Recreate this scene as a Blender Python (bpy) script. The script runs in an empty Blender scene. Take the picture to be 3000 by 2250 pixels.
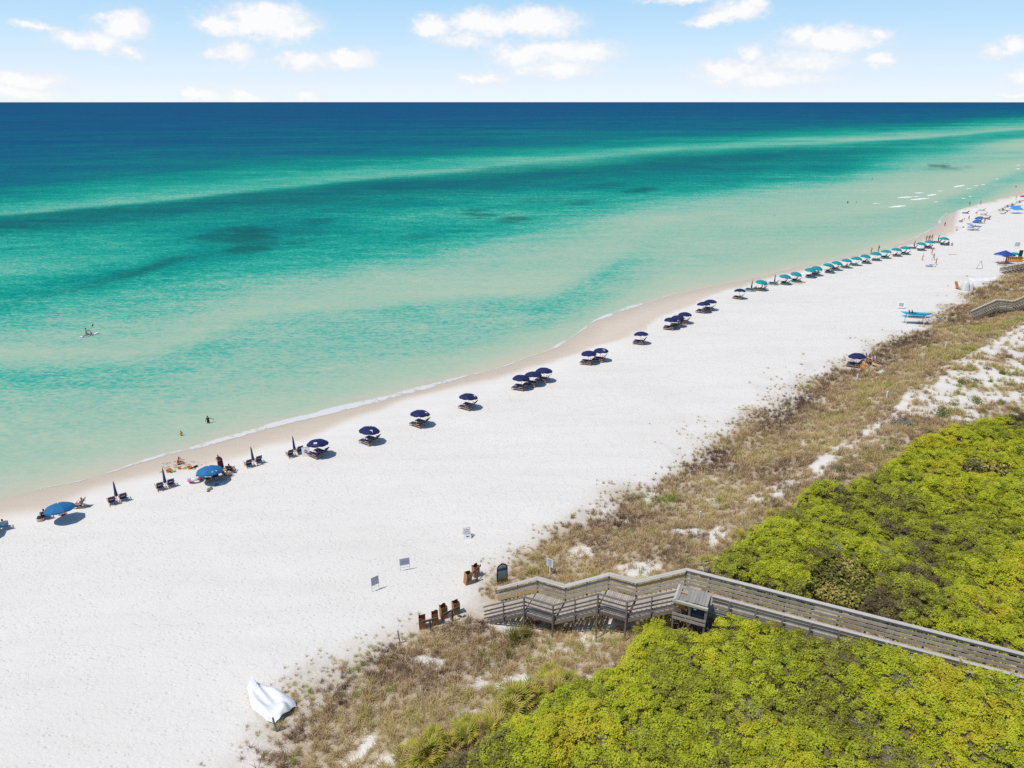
import bpy, math, random
import numpy as np
from mathutils import Vector, Matrix, Euler

scene = bpy.context.scene
COL = scene.collection
R = math.radians

# ------------------------------------------------------------------ camera
FPX, PW, PH = 2080.0, 3000.0, 2250.0          # focal length in photo pixels, photo size
PITCH = math.atan2(828.0, FPX)                # drone camera looks down by this
CAMZ = 35.5
cam_data = bpy.data.cameras.new('camera')
cam_data.sensor_width = 36.0
cam_data.lens = FPX / PW * 36.0
cam_data.clip_start = 0.5
cam_data.clip_end = 120000.0
cam = bpy.data.objects.new('camera', cam_data)
cam.location = (0, 0, CAMZ)
cam.rotation_euler = (math.pi / 2 - PITCH, 0, 0)
COL.objects.link(cam)
scene.camera = cam

# ------------------------------------------------------------------ sun, sky, exposure
SUN_EL, SUN_TO = R(63), R(28)                 # light travels towards this azimuth (from +X to +Y)
sd = bpy.data.lights.new('sun', 'SUN')
sd.energy = 3.7
sd.angle = R(0.53)
sd.color = (1.0, 0.955, 0.89)
sun = bpy.data.objects.new('sun', sd)
ldir = Vector((math.cos(SUN_TO) * math.cos(SUN_EL), math.sin(SUN_TO) * math.cos(SUN_EL), -math.sin(SUN_EL)))
sun.rotation_euler = ldir.to_track_quat('-Z', 'Y').to_euler()
COL.objects.link(sun)

vs = scene.view_settings
scene.display_settings.display_device = 'sRGB'
vs.view_transform = 'Standard'
vs.look = 'None'
vs.exposure = 0.0
vs.gamma = 1.0
vs.use_curve_mapping = False
scene.cycles.max_bounces = 6
scene.cycles.diffuse_bounces = 3
scene.cycles.glossy_bounces = 2
scene.cycles.transparent_max_bounces = 12
scene.cycles.transmission_bounces = 3
scene.cycles.use_denoising = False
scene.cycles.sample_clamp_indirect = 4.0

world = bpy.data.worlds.new("World")
scene.world = world
world.use_nodes = True


def build_world():
    nt = world.node_tree
    N, L = nt.nodes, nt.links
    N.clear()
    out = N.new('ShaderNodeOutputWorld')
    bg = N.new('ShaderNodeBackground')
    sky = N.new('ShaderNodeTexSky')
    sky.sky_type = 'NISHITA'
    sky.sun_disc = False
    sky.sun_elevation = SUN_EL
    sky.sun_rotation = math.atan2(-ldir.x, -ldir.y)
    sky.air_density = 1.0
    sky.dust_density = 0.4
    sky.ozone_density = 2.0
    bg.inputs['Strength'].default_value = 0.08
    tc = N.new('ShaderNodeTexCoord')
    sep = N.new('ShaderNodeSeparateXYZ')
    L.new(tc.outputs['Generated'], sep.inputs[0])

    def M(op, a, b=None, c=None, clamp=False):
        n = N.new('ShaderNodeMath')
        n.operation = op
        n.use_clamp = clamp
        for i, v in enumerate((a, b, c)):
            if v is None:
                continue
            if isinstance(v, (int, float)):
                n.inputs[i].default_value = v
            else:
                L.new(v, n.inputs[i])
        return n.outputs[0]

    def MIX(f, a, b):
        n = N.new('ShaderNodeMix')
        n.data_type = 'RGBA'
        for s, v in ((n.inputs['Factor'], f), (n.inputs['A'], a), (n.inputs['B'], b)):
            if isinstance(v, (int, float)):
                s.default_value = v
            elif isinstance(v, tuple):
                s.default_value = (*v, 1)
            else:
                L.new(v, s)
        return n.outputs['Result']

    el = M('ARCSINE', sep.outputs['Z'])
    az = M('ARCTAN2', sep.outputs['X'], sep.outputs['Y'])
    # low sky: white at the horizon, pale blue above, blending into the sky texture overhead
    ramp = N.new('ShaderNodeValToRGB')
    cr = ramp.color_ramp
    stops = [(0.0, (0.87, 0.935, 1.0)), (0.05, (0.80, 0.90, 1.0)), (0.20, (0.54, 0.775, 0.985)),
             (0.34, (0.36, 0.64, 0.93)), (0.6, (0.22, 0.46, 0.84)), (1.0, (0.13, 0.32, 0.70))]
    while len(cr.elements) < len(stops):
        cr.elements.new(0.5)
    for e, (p, c) in zip(cr.elements, stops):
        e.position = p
        e.color = (*c, 1)
    L.new(M('DIVIDE', M('ABSOLUTE', el), R(24), clamp=True), ramp.inputs[0])
    low = N.new('ShaderNodeVectorMath')
    low.operation = 'SCALE'
    L.new(ramp.outputs[0], low.inputs[0])
    low.inputs['Scale'].default_value = 1.0 / 0.08
    up = M('SMOOTH_MIN', M('MAXIMUM', M('DIVIDE', M('SUBTRACT', el, R(12)), R(40)), 0.0), 1.0, 0.2, clamp=True)
    base = MIX(up, low.outputs[0], sky.outputs[0])

    # clouds: groups of puffs in azimuth / elevation, edges broken by noise
    def noise(scale, detail, zs=1.6, off=0.0):
        mp = N.new('ShaderNodeMapping')
        mp.inputs['Scale'].default_value = (scale, scale, scale * zs)
        mp.inputs['Location'].default_value = (off, off * .7, off * .3)
        L.new(tc.outputs['Generated'], mp.inputs[0])
        n = N.new('ShaderNodeTexNoise')
        n.inputs['Scale'].default_value = 1.0
        n.inputs['Detail'].default_value = detail
        n.inputs['Roughness'].default_value = 0.62
        L.new(mp.outputs[0], n.inputs['Vector'])
        return n
    n1 = noise(26, 6)
    n2 = noise(95, 5, 1.5, 3.0)
    comb = N.new('ShaderNodeCombineXYZ')
    L.new(M('ADD', az, M('MULTIPLY', M('SUBTRACT', n1.outputs[0], .5), 0.05)), comb.inputs[0])
    L.new(M('ADD', el, M('MULTIPLY', M('SUBTRACT', noise(30, 6, 1.6, 9.).outputs[0], .5), 0.028)), comb.inputs[1])

    def ang(u, v):
        x, y = (u - 1500) / FPX, (1125 - v) / FPX
        d = Vector((x, math.cos(PITCH) + y * math.sin(PITCH), -math.sin(PITCH) + y * math.cos(PITCH))).normalized()
        return math.atan2(d.x, d.y), math.asin(d.z)
    S = .678
    # (u, v, half width, half height, weakness) in photo pixels
    puffs = [(S*1150, S*95, S*200, S*66, 0), (S*960, S*115, S*110, S*40, .05), (S*1290, S*132, S*85, S*32, 0), (S*1160, S*55, S*85, S*40, 0),
             (S*1510, S*258, S*118, S*42, .05), (S*1310, S*268, S*150, S*42, .22), (S*1010, S*228, S*130, S*50, .32),
             (S*1865, S*112, S*80, S*34, 0), (S*2090, S*105, S*150, S*52, 0), (1500+S*120, S*100, S*160, S*54, 0), (S*2000, S*180, S*150, S*36, .3),
             (1500+S*255, S*228, S*190, S*46, 0), (1500+S*30, S*238, S*130, S*44, .12), (1500+S*210, S*302, S*220, S*42, .3),
             (1500+S*970, S*45, S*135, S*36, 0), (1500+S*865, S*84, S*95, S*22, .05), (1500+S*1045, S*12, S*70, S*24, 0), (1500+S*720, -2, S*170, S*14, .1),
             (1500+S*1370, S*178, S*210, S*44, 0), (1500+S*1255, S*152, S*65, S*30, 0), (1500+S*1580, S*153, S*55, S*20, .25),
             (1500+S*1250, S*262, S*240, S*44, .25), (1500+S*1022, S*228, S*60, S*38, .12), (1500+S*1600, S*264, S*62, S*30, .02),
             (1500+S*950, S*305, S*220, S*44, .33), (1500+S*1120, S*345, S*330, S*44, .30), (1500+S*2165, S*195, S*55, S*30, .02),
             (1500+S*2060, S*222, S*90, S*30, .3), (1500+S*2200, S*325, S*80, S*32, .3),
             (S*530, S*108, S*120, S*58, .1), (S*570, S*95, S*60, S*38, .02), (S*330, S*165, S*160, S*38, .3), (S*450, S*182, S*100, S*34, .15), (S*530, S*228, S*120, S*28, .36), (S*170, S*110, S*120, S*24, .4),
             (S*120, S*345, S*175, S*40, .1), (S*90, S*410, S*230, S*40, .3), (S*880, S*418, S*90, S*36, .1), (S*1060, S*425, S*140, S*26, .22), (S*1330, S*422, S*70, S*28, .25),
             (1500+S*2180, S*410, S*80, S*18, .3), (S*2100, S*335, S*140, S*34, .38)]
    # more fair weather clouds of the same sizes round the rest of the horizon
    rg = random.Random(4)
    extra = []
    for k in range(22):
        a = R(46 + k * 12.2 + rg.uniform(-3, 3))
        e = R(rg.uniform(2, 11))
        extra.append((a if a < math.pi else a - 2 * math.pi, e, R(rg.uniform(3, 7)), R(rg.uniform(.8, 1.8)), rg.choice((0, .1, .25))))
    items = []
    for (u, v, w, h, s) in puffs:
        a, e = ang(u, v)
        k = 1.0 / math.sqrt(1 + ((u - 1500) / FPX) ** 2)
        items.append((a, e, 1.42 * w / FPX * k * k, 1.45 * h / FPX * .97, s))
    items += extra
    acc = None
    for (a, e, w, h, s) in items:
        v = N.new('ShaderNodeVectorMath')
        v.operation = 'MULTIPLY_ADD'
        L.new(comb.outputs[0], v.inputs[0])
        v.inputs[1].default_value = (1 / w, 1 / h, 0)
        v.inputs[2].default_value = (-a / w, -e / h, 0)
        ln = N.new('ShaderNodeVectorMath')
        ln.operation = 'LENGTH'
        L.new(v.outputs[0], ln.inputs[0])
        d = ln.outputs['Value']
        if s:
            d = M('ADD', d, s * .6)
        acc = d if acc is None else M('SMOOTH_MIN', acc, d, 0.22)
    fine = M('MULTIPLY', M('SUBTRACT', n2.outputs[0], .5), .6)
    dens = M('SUBTRACT', 1.06, M('ADD', acc, fine))
    mask = N.new('ShaderNodeMapRange')
    mask.interpolation_type = 'SMOOTHSTEP'
    mask.inputs['From Min'].default_value = 0.0
    mask.inputs['From Max'].default_value = 0.60
    L.new(dens, mask.inputs[0])
    thick = N.new('ShaderNodeMapRange')
    thick.inputs['From Min'].default_value = 0.2
    thick.inputs['From Max'].default_value = 0.75
    L.new(M('ADD', dens, M('MULTIPLY', M('SUBTRACT', n1.outputs[0], .5), 1.4)), thick.inputs[0])
    k = 1.0 / 0.08
    ccol = MIX(thick.outputs[0], (.84 * k, .86 * k, .915 * k), (.99 * k, .985 * k, .985 * k))
    fin = MIX(M('MULTIPLY', mask.outputs[0], M('ADD', .52, M('MULTIPLY', thick.outputs[0], .43))), base, ccol)
    L.new(fin, bg.inputs['Color'])
    L.new(bg.outputs[0], out.inputs[0])


build_world()

# ------------------------------------------------------------------ view geometry (used only to read real positions off the photograph)
cP, sP = math.cos(PITCH), math.sin(PITCH)


def ray(u, v):
    x, y = (u - PW / 2) / FPX, (PH / 2 - v) / FPX
    return np.array([x, cP + y * sP, -sP + y * cP])


def G(u, v, z=0.0):
    d = ray(u, v)
    return np.array([0, 0, CAMZ]) + d * ((z - CAMZ) / d[2])


def project(X, Y, Z):
    Zc = Z - CAMZ
    zc = Y * cP - Zc * sP
    yc = Y * sP + Zc * cP
    zc = np.where(zc > 0.5, zc, np.nan)
    return PW / 2 + FPX * X / zc, PH / 2 - FPX * yc / zc


# ------------------------------------------------------------------ noise
def _hash(xi, yi, s):
    h = (xi.astype(np.int64) * 374761393 + yi.astype(np.int64) * 668265263 + s * 144269504) & 0xffffffff
    h = ((h ^ (h >> 13)) * 1274126177) & 0xffffffff
    return ((h ^ (h >> 16)) & 0xffff) / 65535.0


def vnoise(x, y, s=0):
    xi, yi = np.floor(x), np.floor(y)
    fx, fy = x - xi, y - yi
    fx, fy = fx * fx * (3 - 2 * fx), fy * fy * (3 - 2 * fy)
    a, b = _hash(xi, yi, s), _hash(xi + 1, yi, s)
    c, d = _hash(xi, yi + 1, s), _hash(xi + 1, yi + 1, s)
    return (a * (1 - fx) + b * fx) * (1 - fy) + (c * (1 - fx) + d * fx) * fy


def fbm(x, y, s=0, o=4):
    t, a, n = 0, .5, 0
    for k in range(o):
        t = t + a * vnoise(x * 2 ** k + 17.3 * k, y * 2 ** k - 9.1 * k, s + k)
        n += a
        a *= .5
    return t / n


def cells(x, y, s=0):
    """distance to the nearest scattered point and that point's random value"""
    xi, yi = np.floor(x), np.floor(y)
    best, val = np.full(x.shape, 9.0), np.zeros(x.shape)
    for i in (-1, 0, 1):
        for j in (-1, 0, 1):
            cx, cy = xi + i, yi + j
            d = np.hypot(cx + .1 + .8 * _hash(cx, cy, s) - x, cy + .1 + .8 * _hash(cx, cy, s + 7) - y)
            m = d < best
            best = np.where(m, d, best)
            val = np.where(m, _hash(cx, cy, s + 13), val)
    return best, val


def sstep(a, b, x):
    t = np.clip((x - a) / (b - a), 0, 1)
    return t * t * (3 - 2 * t)


def inpoly(u, v, poly):
    u, v = np.nan_to_num(u, nan=-1e6), np.nan_to_num(v, nan=-1e6)
    r = np.zeros(u.shape, bool)
    n = len(poly)
    for i in range(n):
        (x1, y1), (x2, y2) = poly[i], poly[(i + 1) % n]
        if y1 == y2:
            continue
        c = ((y1 > v) != (y2 > v)) & (u < (x2 - x1) * (v - y1) / (y2 - y1) + x1)
        r ^= c
    return r


def signed_dist(X, Y, pts):
    """distance to an open polyline; positive on its right hand side"""
    best = np.full(X.shape, 1e18)
    sign = np.ones(X.shape)
    for (x1, y1), (x2, y2) in zip(pts[:-1], pts[1:]):
        dx, dy = x2 - x1, y2 - y1
        L2 = dx * dx + dy * dy
        t = np.clip(((X - x1) * dx + (Y - y1) * dy) / L2, 0, 1)
        qx, qy = X - x1 - t * dx, Y - y1 - t * dy
        d = qx * qx + qy * qy
        m = d < best
        best = np.where(m, d, best)
        sign = np.where(m, np.where(dx * qy - dy * qx < 0, 1.0, -1.0), sign)
    return np.sqrt(best) * sign


# ------------------------------------------------------------------ the lie of the land
SHORE_PX = [(0, 1459), (150, 1428), (339, 1378), (425, 1350), (560, 1316), (700, 1279), (850, 1238), (1000, 1198), (1110, 1171), (1221, 1142),
            (1348, 1107), (1475, 1073), (1633, 1016), (1738, 940), (1788, 923), (1870, 894), (1973, 862), (2091, 838), (2238, 809),
            (2317, 785), (2435, 762), (2582, 732), (2660, 706), (2710, 684), (2748, 655), (2776, 626), (2835, 605), (2907, 587), (3000, 561)]
WET_PX = [(-600, 1660), (0, 1520), (150, 1493), (271, 1440), (441, 1397), (600, 1370), (721, 1340), (767, 1312), (900, 1285), (1000, 1240), (1190, 1172),
          (1348, 1135), (1475, 1104), (1617, 1066), (1650, 1049), (1782, 1005), (1890, 968), (1925, 931), (2026, 897), (2060, 874), (2150, 846), (2300, 806),
          (2435, 771), (2582, 741), (2700, 714), (2774, 692), (2806, 672), (2800, 640), (2812, 618), (2850, 606), (2907, 595), (3000, 569), (3600, 500)]
TOE_PX = [(740, 2250), (980, 2010), (1240, 1870), (1430, 1800), (1500, 1700), (1640, 1560), (1820, 1470), (2020, 1370), (2230, 1220), (2440, 1100),
          (2600, 1020), (2760, 940), (2860, 860), (3000, 790)]


def ext(pts, a, b):
    p, q = np.array(pts[0]), np.array(pts[1])
    r, s = np.array(pts[-1]), np.array(pts[-2])
    return [tuple(p + (p - q) / np.linalg.norm(p - q) * a)] + pts + [tuple(r + (r - s) / np.linalg.norm(r - s) * b)]


SHORE = ext([tuple(G(u, v, 0)[:2]) for u, v in SHORE_PX], 160, 500)
TOE = ext([tuple(G(u, v, 1.5)[:2]) for u, v in TOE_PX], 120, 500)
WETU, WETV = [p[0] for p in WET_PX], [p[1] for p in WET_PX]


def terrain(X, Y, full=False):
    X, Y = np.asarray(X, float), np.asarray(Y, float)
    ds = signed_dist(X, Y, SHORE)
    dt = signed_dist(X, Y, TOE)
    h = np.where(ds < 0, np.maximum(.07 * ds, -1.5), .85 * sstep(0, 11, ds) * .9 + .09 * np.clip(ds, 0, 8) / 8)
    h = h + np.where(ds > 0, .5 * sstep(8, 34, ds), 0)
    wob = dt + 1.6 * (fbm(X * .12, Y * .12, 5, 3) - .5) * 2
    rise = 3.7 * sstep(0, 15, wob)
    hum = sstep(-1, 5, dt)
    h = h + rise + hum * (.9 * (fbm(X * .16, Y * .16, 11, 3) - .5) + .35 * (fbm(X * .7, Y * .7, 12, 3) - .5))
    qx, qy = X - 10.92, Y - 37.01
    ws, wt = -(qx * .9107 - qy * .4131), -qx * .4131 - qy * .9107
    h = h - .95 * sstep(-2.5, 1, ws) * sstep(10, 5, ws) * sstep(-1.2, .2, wt) * sstep(4.2, 2.6, wt)
    h = h + np.where(ds > 7, .05 * (fbm(X * .35, Y * .35, 21, 3) - .5), 0)
    return (h, ds, dt) if full else h


def gz(x, y):
    return float(terrain(np.array([x]), np.array([y]))[0])


def hit(u, v, lift=0.0):
    """where the line of sight through a photo pixel meets the ground (or a height above it)"""
    d = ray(u, v)
    t = np.linspace(20, 620, 3000)
    X, Y, Z = d[0] * t, d[1] * t, CAMZ + d[2] * t
    under = Z < np.maximum(terrain(X, Y), 0.0) + lift
    i = int(np.argmax(under)) if under.any() else len(t) - 1
    x, y = X[i], Y[i]
    return Vector((x, y, max(gz(x, y), 0.0)))


def at(u, v, lift=0.0):
    return hit(u, v, lift)


# ------------------------------------------------------------------ object helpers
def tag(o, label=None, cat=None, group=None, kind=None):
    if label: o['label'] = label
    if cat: o['category'] = cat
    if group: o['group'] = group
    if kind: o['kind'] = kind
    return o


def thing(name, label, cat, loc=(0, 0, 0), rz=0.0, group=None):
    o = bpy.data.objects.new(name, None)
    o.empty_display_size = .2
    o.location = loc
    o.rotation_euler = (0, 0, rz)
    COL.objects.link(o)
    return tag(o, label, cat, group)


def np_mesh(name, V, F, smooth=False):
    """mesh from numpy verts and an (n,k) face array"""
    me = bpy.data.meshes.new(name)
    V = np.asarray(V, np.float32)
    F = np.asarray(F, np.int32)
    me.vertices.add(len(V))
    me.vertices.foreach_set('co', V.ravel())
    k = F.shape[1]
    me.loops.add(F.size)
    me.loops.foreach_set('vertex_index', F.ravel())
    me.polygons.add(len(F))
    me.polygons.foreach_set('loop_start', np.arange(0, F.size, k, dtype=np.int32))
    if smooth:
        me.polygons.foreach_set('use_smooth', np.ones(len(F), bool))
    me.update(calc_edges=True)
    return me


def fattr(me, name, arr, typ='FLOAT', dom='POINT'):
    a = me.attributes.new(name, typ, dom)
    a.data.foreach_set('vector' if typ == 'FLOAT_VECTOR' else 'value', np.asarray(arr).ravel())


def add(name, me, mat=None, parent=None, loc=None, rot=None):
    o = bpy.data.objects.new(name, me)
    if mat is not None:
        for m in (mat if isinstance(mat, (list, tuple)) else [mat]):
            me.materials.append(m)
    if loc is not None: o.location = loc
    if rot is not None: o.rotation_euler = rot
    if parent is not None: o.parent = parent
    COL.objects.link(o)
    return o


class MB:
    """collects simple shapes into one mesh"""
    def __init__(s):
        s.v, s.f, s.m, s.cur = [], [], [], 0

    def mat(s, i):
        s.cur = i
        return s

    def face(s, idx):
        s.f.append(idx)
        s.m.append(s.cur)

    def box(s, c, size, rot=None, M=None):
        hx, hy, hz = size[0] / 2, size[1] / 2, size[2] / 2
        b = len(s.v)
        Rm = M if M is not None else (Euler(rot).to_matrix() if rot else None)
        for z in (-hz, hz):
            for x, y in ((-hx, -hy), (hx, -hy), (hx, hy), (-hx, hy)):
                p = Vector((x, y, z))
                if Rm is not None: p = Rm @ p
                s.v.append((p.x + c[0], p.y + c[1], p.z + c[2]))
        for q in ((3, 2, 1, 0), (4, 5, 6, 7), (0, 1, 5, 4), (1, 2, 6, 5), (2, 3, 7, 6), (3, 0, 4, 7)):
            s.face([b + i for i in q])
        return s

    def beam(s, a, b, w, h, up=(0, 0, 1)):
        a, b = Vector(a), Vector(b)
        d = b - a
        y = d.normalized()
        x = y.cross(Vector(up))
        x = x.normalized() if x.length > 1e-5 else Vector((1, 0, 0))
        z = x.cross(y)
        return s.box((a + b) / 2, (w, d.length, h), M=Matrix((x, y, z)).transposed())

    def tube(s, pts, r, n=6, cap=True):
        pts = [Vector(p) for p in pts]
        rs = r if isinstance(r, (list, tuple)) else [r] * len(pts)
        rings = []
        for i, p in enumerate(pts):
            d = (pts[min(i + 1, len(pts) - 1)] - pts[max(i - 1, 0)]).normalized()
            a = d.cross(Vector((0, 0, 1)))
            a = a.normalized() if a.length > 1e-3 else Vector((1, 0, 0))
            b = d.cross(a)
            ring = []
            for k in range(n):
                t = 2 * math.pi * k / n
                q = p + (a * math.cos(t) + b * math.sin(t)) * rs[i]
                ring.append(len(s.v))
                s.v.append(tuple(q))
            rings.append(ring)
        for A, B in zip(rings[:-1], rings[1:]):
            for k in range(n):
                s.face([A[k], A[(k + 1) % n], B[(k + 1) % n], B[k]])
        if cap:
            s.face(rings[0][::-1])
            s.face(rings[-1])
        return s

    def lathe(s, prof, n=16, c=(0, 0, 0), wob=None):
        rings = []
        for (r, z) in prof:
            ring = []
            for k in range(n):
                t = 2 * math.pi * k / n
                rr = r * (wob(k) if wob else 1)
                ring.append(len(s.v))
                s.v.append((c[0] + rr * math.cos(t), c[1] + rr * math.sin(t), c[2] + z))
            rings.append(ring)
        for A, B in zip(rings[:-1], rings[1:]):
            for k in range(n):
                s.face([A[k], A[(k + 1) % n], B[(k + 1) % n], B[k]])
        return s

    def quad(s, a, b, c, d):
        i = len(s.v)
        s.v += [tuple(a), tuple(b), tuple(c), tuple(d)]
        s.face([i, i + 1, i + 2, i + 3])
        return s

    def mesh(s, name, smooth=False):
        me = bpy.data.meshes.new(name)
        me.from_pydata(s.v, [], s.f)
        me.polygons.foreach_set('material_index', s.m)
        if smooth:
            me.polygons.foreach_set('use_smooth', [True] * len(s.f))
        me.update()
        return me

    def build(s, name, mat=None, parent=None, smooth=False, **k):
        return add(name, s.mesh(name, smooth), mat, parent, **k)


def copy_tree(o, parent=None, loc=None, rz=None, label=None, group=None):
    c = o.copy()
    COL.objects.link(c)
    if parent is not None: c.parent = parent
    if loc is not None: c.location = loc
    if rz is not None: c.rotation_euler = (0, 0, rz)
    if label: c['label'] = label
    if group: c['group'] = group
    for ch in list(o.children):
        copy_tree(ch, c)
    return c


# ------------------------------------------------------------------ materials
MATS = {}


def mat(name, color, rough=.7, vary=.0, vscale=6.0, spec=.3, bump=0.0, bscale=40, stretch=(1, 1, 1), metal=0.0):
    if name in MATS: return MATS[name]
    m = bpy.data.materials.new(name)
    m.use_nodes = True
    nt = m.node_tree
    b = nt.nodes['Principled BSDF']
    b.inputs['Base Color'].default_value = (*color, 1)
    b.inputs['Roughness'].default_value = rough
    b.inputs['Specular IOR Level'].default_value = spec
    b.inputs['Metallic'].default_value = metal
    if vary or bump:
        tc = nt.nodes.new('ShaderNodeTexCoord')
        mp = nt.nodes.new('ShaderNodeMapping')
        mp.inputs['Scale'].default_value = stretch
        nt.links.new(tc.outputs['Object'], mp.inputs[0])
        n = nt.nodes.new('ShaderNodeTexNoise')
        n.inputs['Scale'].default_value = vscale
        n.inputs['Detail'].default_value = 5
        nt.links.new(mp.outputs[0], n.inputs['Vector'])
        oi = nt.nodes.new('ShaderNodeObjectInfo')
        a = nt.nodes.new('ShaderNodeMath'); a.operation = 'ADD'
        nt.links.new(n.outputs[0], a.inputs[0])
        s = nt.nodes.new('ShaderNodeMath'); s.operation = 'MULTIPLY'
        nt.links.new(oi.outputs['Random'], s.inputs[0]); s.inputs[1].default_value = .5
        nt.links.new(s.outputs[0], a.inputs[1])
        mr = nt.nodes.new('ShaderNodeMapRange')
        mr.inputs['From Min'].default_value = .35; mr.inputs['From Max'].default_value = 1.15
        mr.inputs['To Min'].default_value = 1 - vary; mr.inputs['To Max'].default_value = 1 + vary
        nt.links.new(a.outputs[0], mr.inputs[0])
        mul = nt.nodes.new('ShaderNodeVectorMath'); mul.operation = 'SCALE'
        mul.inputs[0].default_value = color
        nt.links.new(mr.outputs[0], mul.inputs['Scale'])
        nt.links.new(mul.outputs[0], b.inputs['Base Color'])
        if bump:
            n2 = nt.nodes.new('ShaderNodeTexNoise'); n2.inputs['Scale'].default_value = bscale
            nt.links.new(mp.outputs[0], n2.inputs['Vector'])
            bp = nt.nodes.new('ShaderNodeBump'); bp.inputs['Strength'].default_value = bump; bp.inputs['Distance'].default_value = .01
            nt.links.new(n2.outputs[0], bp.inputs['Height'])
            nt.links.new(bp.outputs[0], b.inputs['Normal'])
    MATS[name] = m
    return m


def node_mat(name):
    m = bpy.data.materials.new(name)
    m.use_nodes = True
    nt = m.node_tree
    return m, nt, nt.nodes, nt.links, nt.nodes['Principled BSDF']


def ramp_node(N, stops, interp='LINEAR'):
    r = N.new('ShaderNodeValToRGB')
    cr = r.color_ramp
    cr.interpolation = interp
    while len(cr.elements) < len(stops):
        cr.elements.new(.5)
    for e, (p, c) in zip(cr.elements, stops):
        e.position = p
        e.color = (*c, 1)
    return r


def sm(name, *a, **k):
    return mat(name, *a, **k)


def math_node(N, L, op, a, b=None, clamp=False):
    n = N.new('ShaderNodeMath')
    n.operation = op
    n.use_clamp = clamp
    for i, v in enumerate((a, b)):
        if v is None: continue
        if isinstance(v, (int, float)): n.inputs[i].default_value = v
        else: L.new(v, n.inputs[i])
    return n.outputs[0]


def mix_node(N, L, f, a, b):
    n = N.new('ShaderNodeMix')
    n.data_type = 'RGBA'
    for s, v in ((n.inputs['Factor'], f), (n.inputs['A'], a), (n.inputs['B'], b)):
        if isinstance(v, (int, float)): s.default_value = v
        elif isinstance(v, tuple): s.default_value = (*v, 1)
        else: L.new(v, s)
    return n.outputs['Result']


def lin(r, g, b):
    f = lambda c: (c / 255 / 12.92) if c <= 10 else ((c / 255 + .055) / 1.055) ** 2.4
    return (f(r), f(g), f(b))

# ================================================================== SEA
SEA_COLS = [
 (0,    [305, 520, 580, 612, 630, 638, 660, 692, 779, 860, 905, 967, 1010, 1040, 1097, 1220, 1365, 1459], [10, 6.5, 3.9, 2.4, 1.9, 3.8, 4.8, 3.0, 1.85, 2.8, 2.4, 1.6, 1.1, .85, 1.6, 1.2, .7, 0]),
 (400,  [303, 482, 525, 562, 592, 606, 634, 660, 757, 793, 830, 916, 974, 1032, 1090, 1184, 1278, 1358], [10, 6.5, 4, 2.4, 1.8, 4.4, 4.4, 3.2, 2.3, 3.6, 2.8, 1.7, 1.2, .85, 1.5, 1.2, .7, 0]),
 (800,  [301, 454, 494, 529, 550, 562, 587, 622, 650, 720, 775, 830, 870, 905, 946, 1080, 1195, 1252], [10, 6, 3.6, 2.3, 1.8, 4, 5, 4.2, 4.2, 3.2, 2.4, 1.6, 1.15, .95, 1.4, 1.25, .6, 0]),
 (1200, [297, 430, 465, 494, 511, 523, 546, 585, 625, 700, 737, 770, 801, 870, 911, 1010, 1095, 1148], [10, 6.5, 4, 2.4, 1.8, 3.5, 5.2, 4.0, 3.2, 3.0, 2.3, 1.5, 1.1, .85, 1.8, 1.4, .6, 0]),
 (1600, [297, 405, 440, 460, 468, 485, 514, 550, 580, 635, 660, 685, 750, 840, 895, 945, 980, 1028], [10, 6.2, 3.6, 2.2, 1.85, 2.8, 5.4, 3.8, 3.2, 2.9, 2.5, 1.5, 1.1, .75, 2.0, 1.6, .7, 0]),
 (2000, [297, 390, 415, 428, 435, 449, 475, 510, 535, 558, 575, 601, 636, 652, 692, 770, 825, 856], [10, 6, 3.6, 2.2, 1.85, 2.8, 5.4, 4.8, 3.7, 3, 1.9, 1.4, 1.1, 1.3, 1.1, 1.0, .5, 0]),
 (2400, [298, 359, 385, 405, 418, 429, 451, 476, 495, 514, 533, 555, 581, 628, 660, 705, 750, 770], [10, 7, 3.8, 2.0, 1.5, 3.2, 4.8, 4.4, 4, 3.3, 2.2, 1.4, 1.1, .95, 1.2, 1.1, .5, 0]),
 (2700, [298, 350, 369, 388, 402, 410, 422, 445, 460, 475, 490, 508, 533, 590, 615, 644, 672, 692], [10, 7, 3.8, 1.9, 1.2, 2.6, 3, 2.7, 2, 1.7, 1.5, 1.2, .85, .65, 1.2, 1.2, .8, 0]),
 (3000, [298, 331, 350, 369, 378, 383, 397, 412, 430, 445, 460, 475, 485, 496, 508, 525, 548, 561], [10, 7, 3, 1.9, 1.4, 2.4, 2.6, 1.1, .9, 1.2, 1.3, .8, .6, .9, 1.6, 1.6, .6, 0])]


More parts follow.
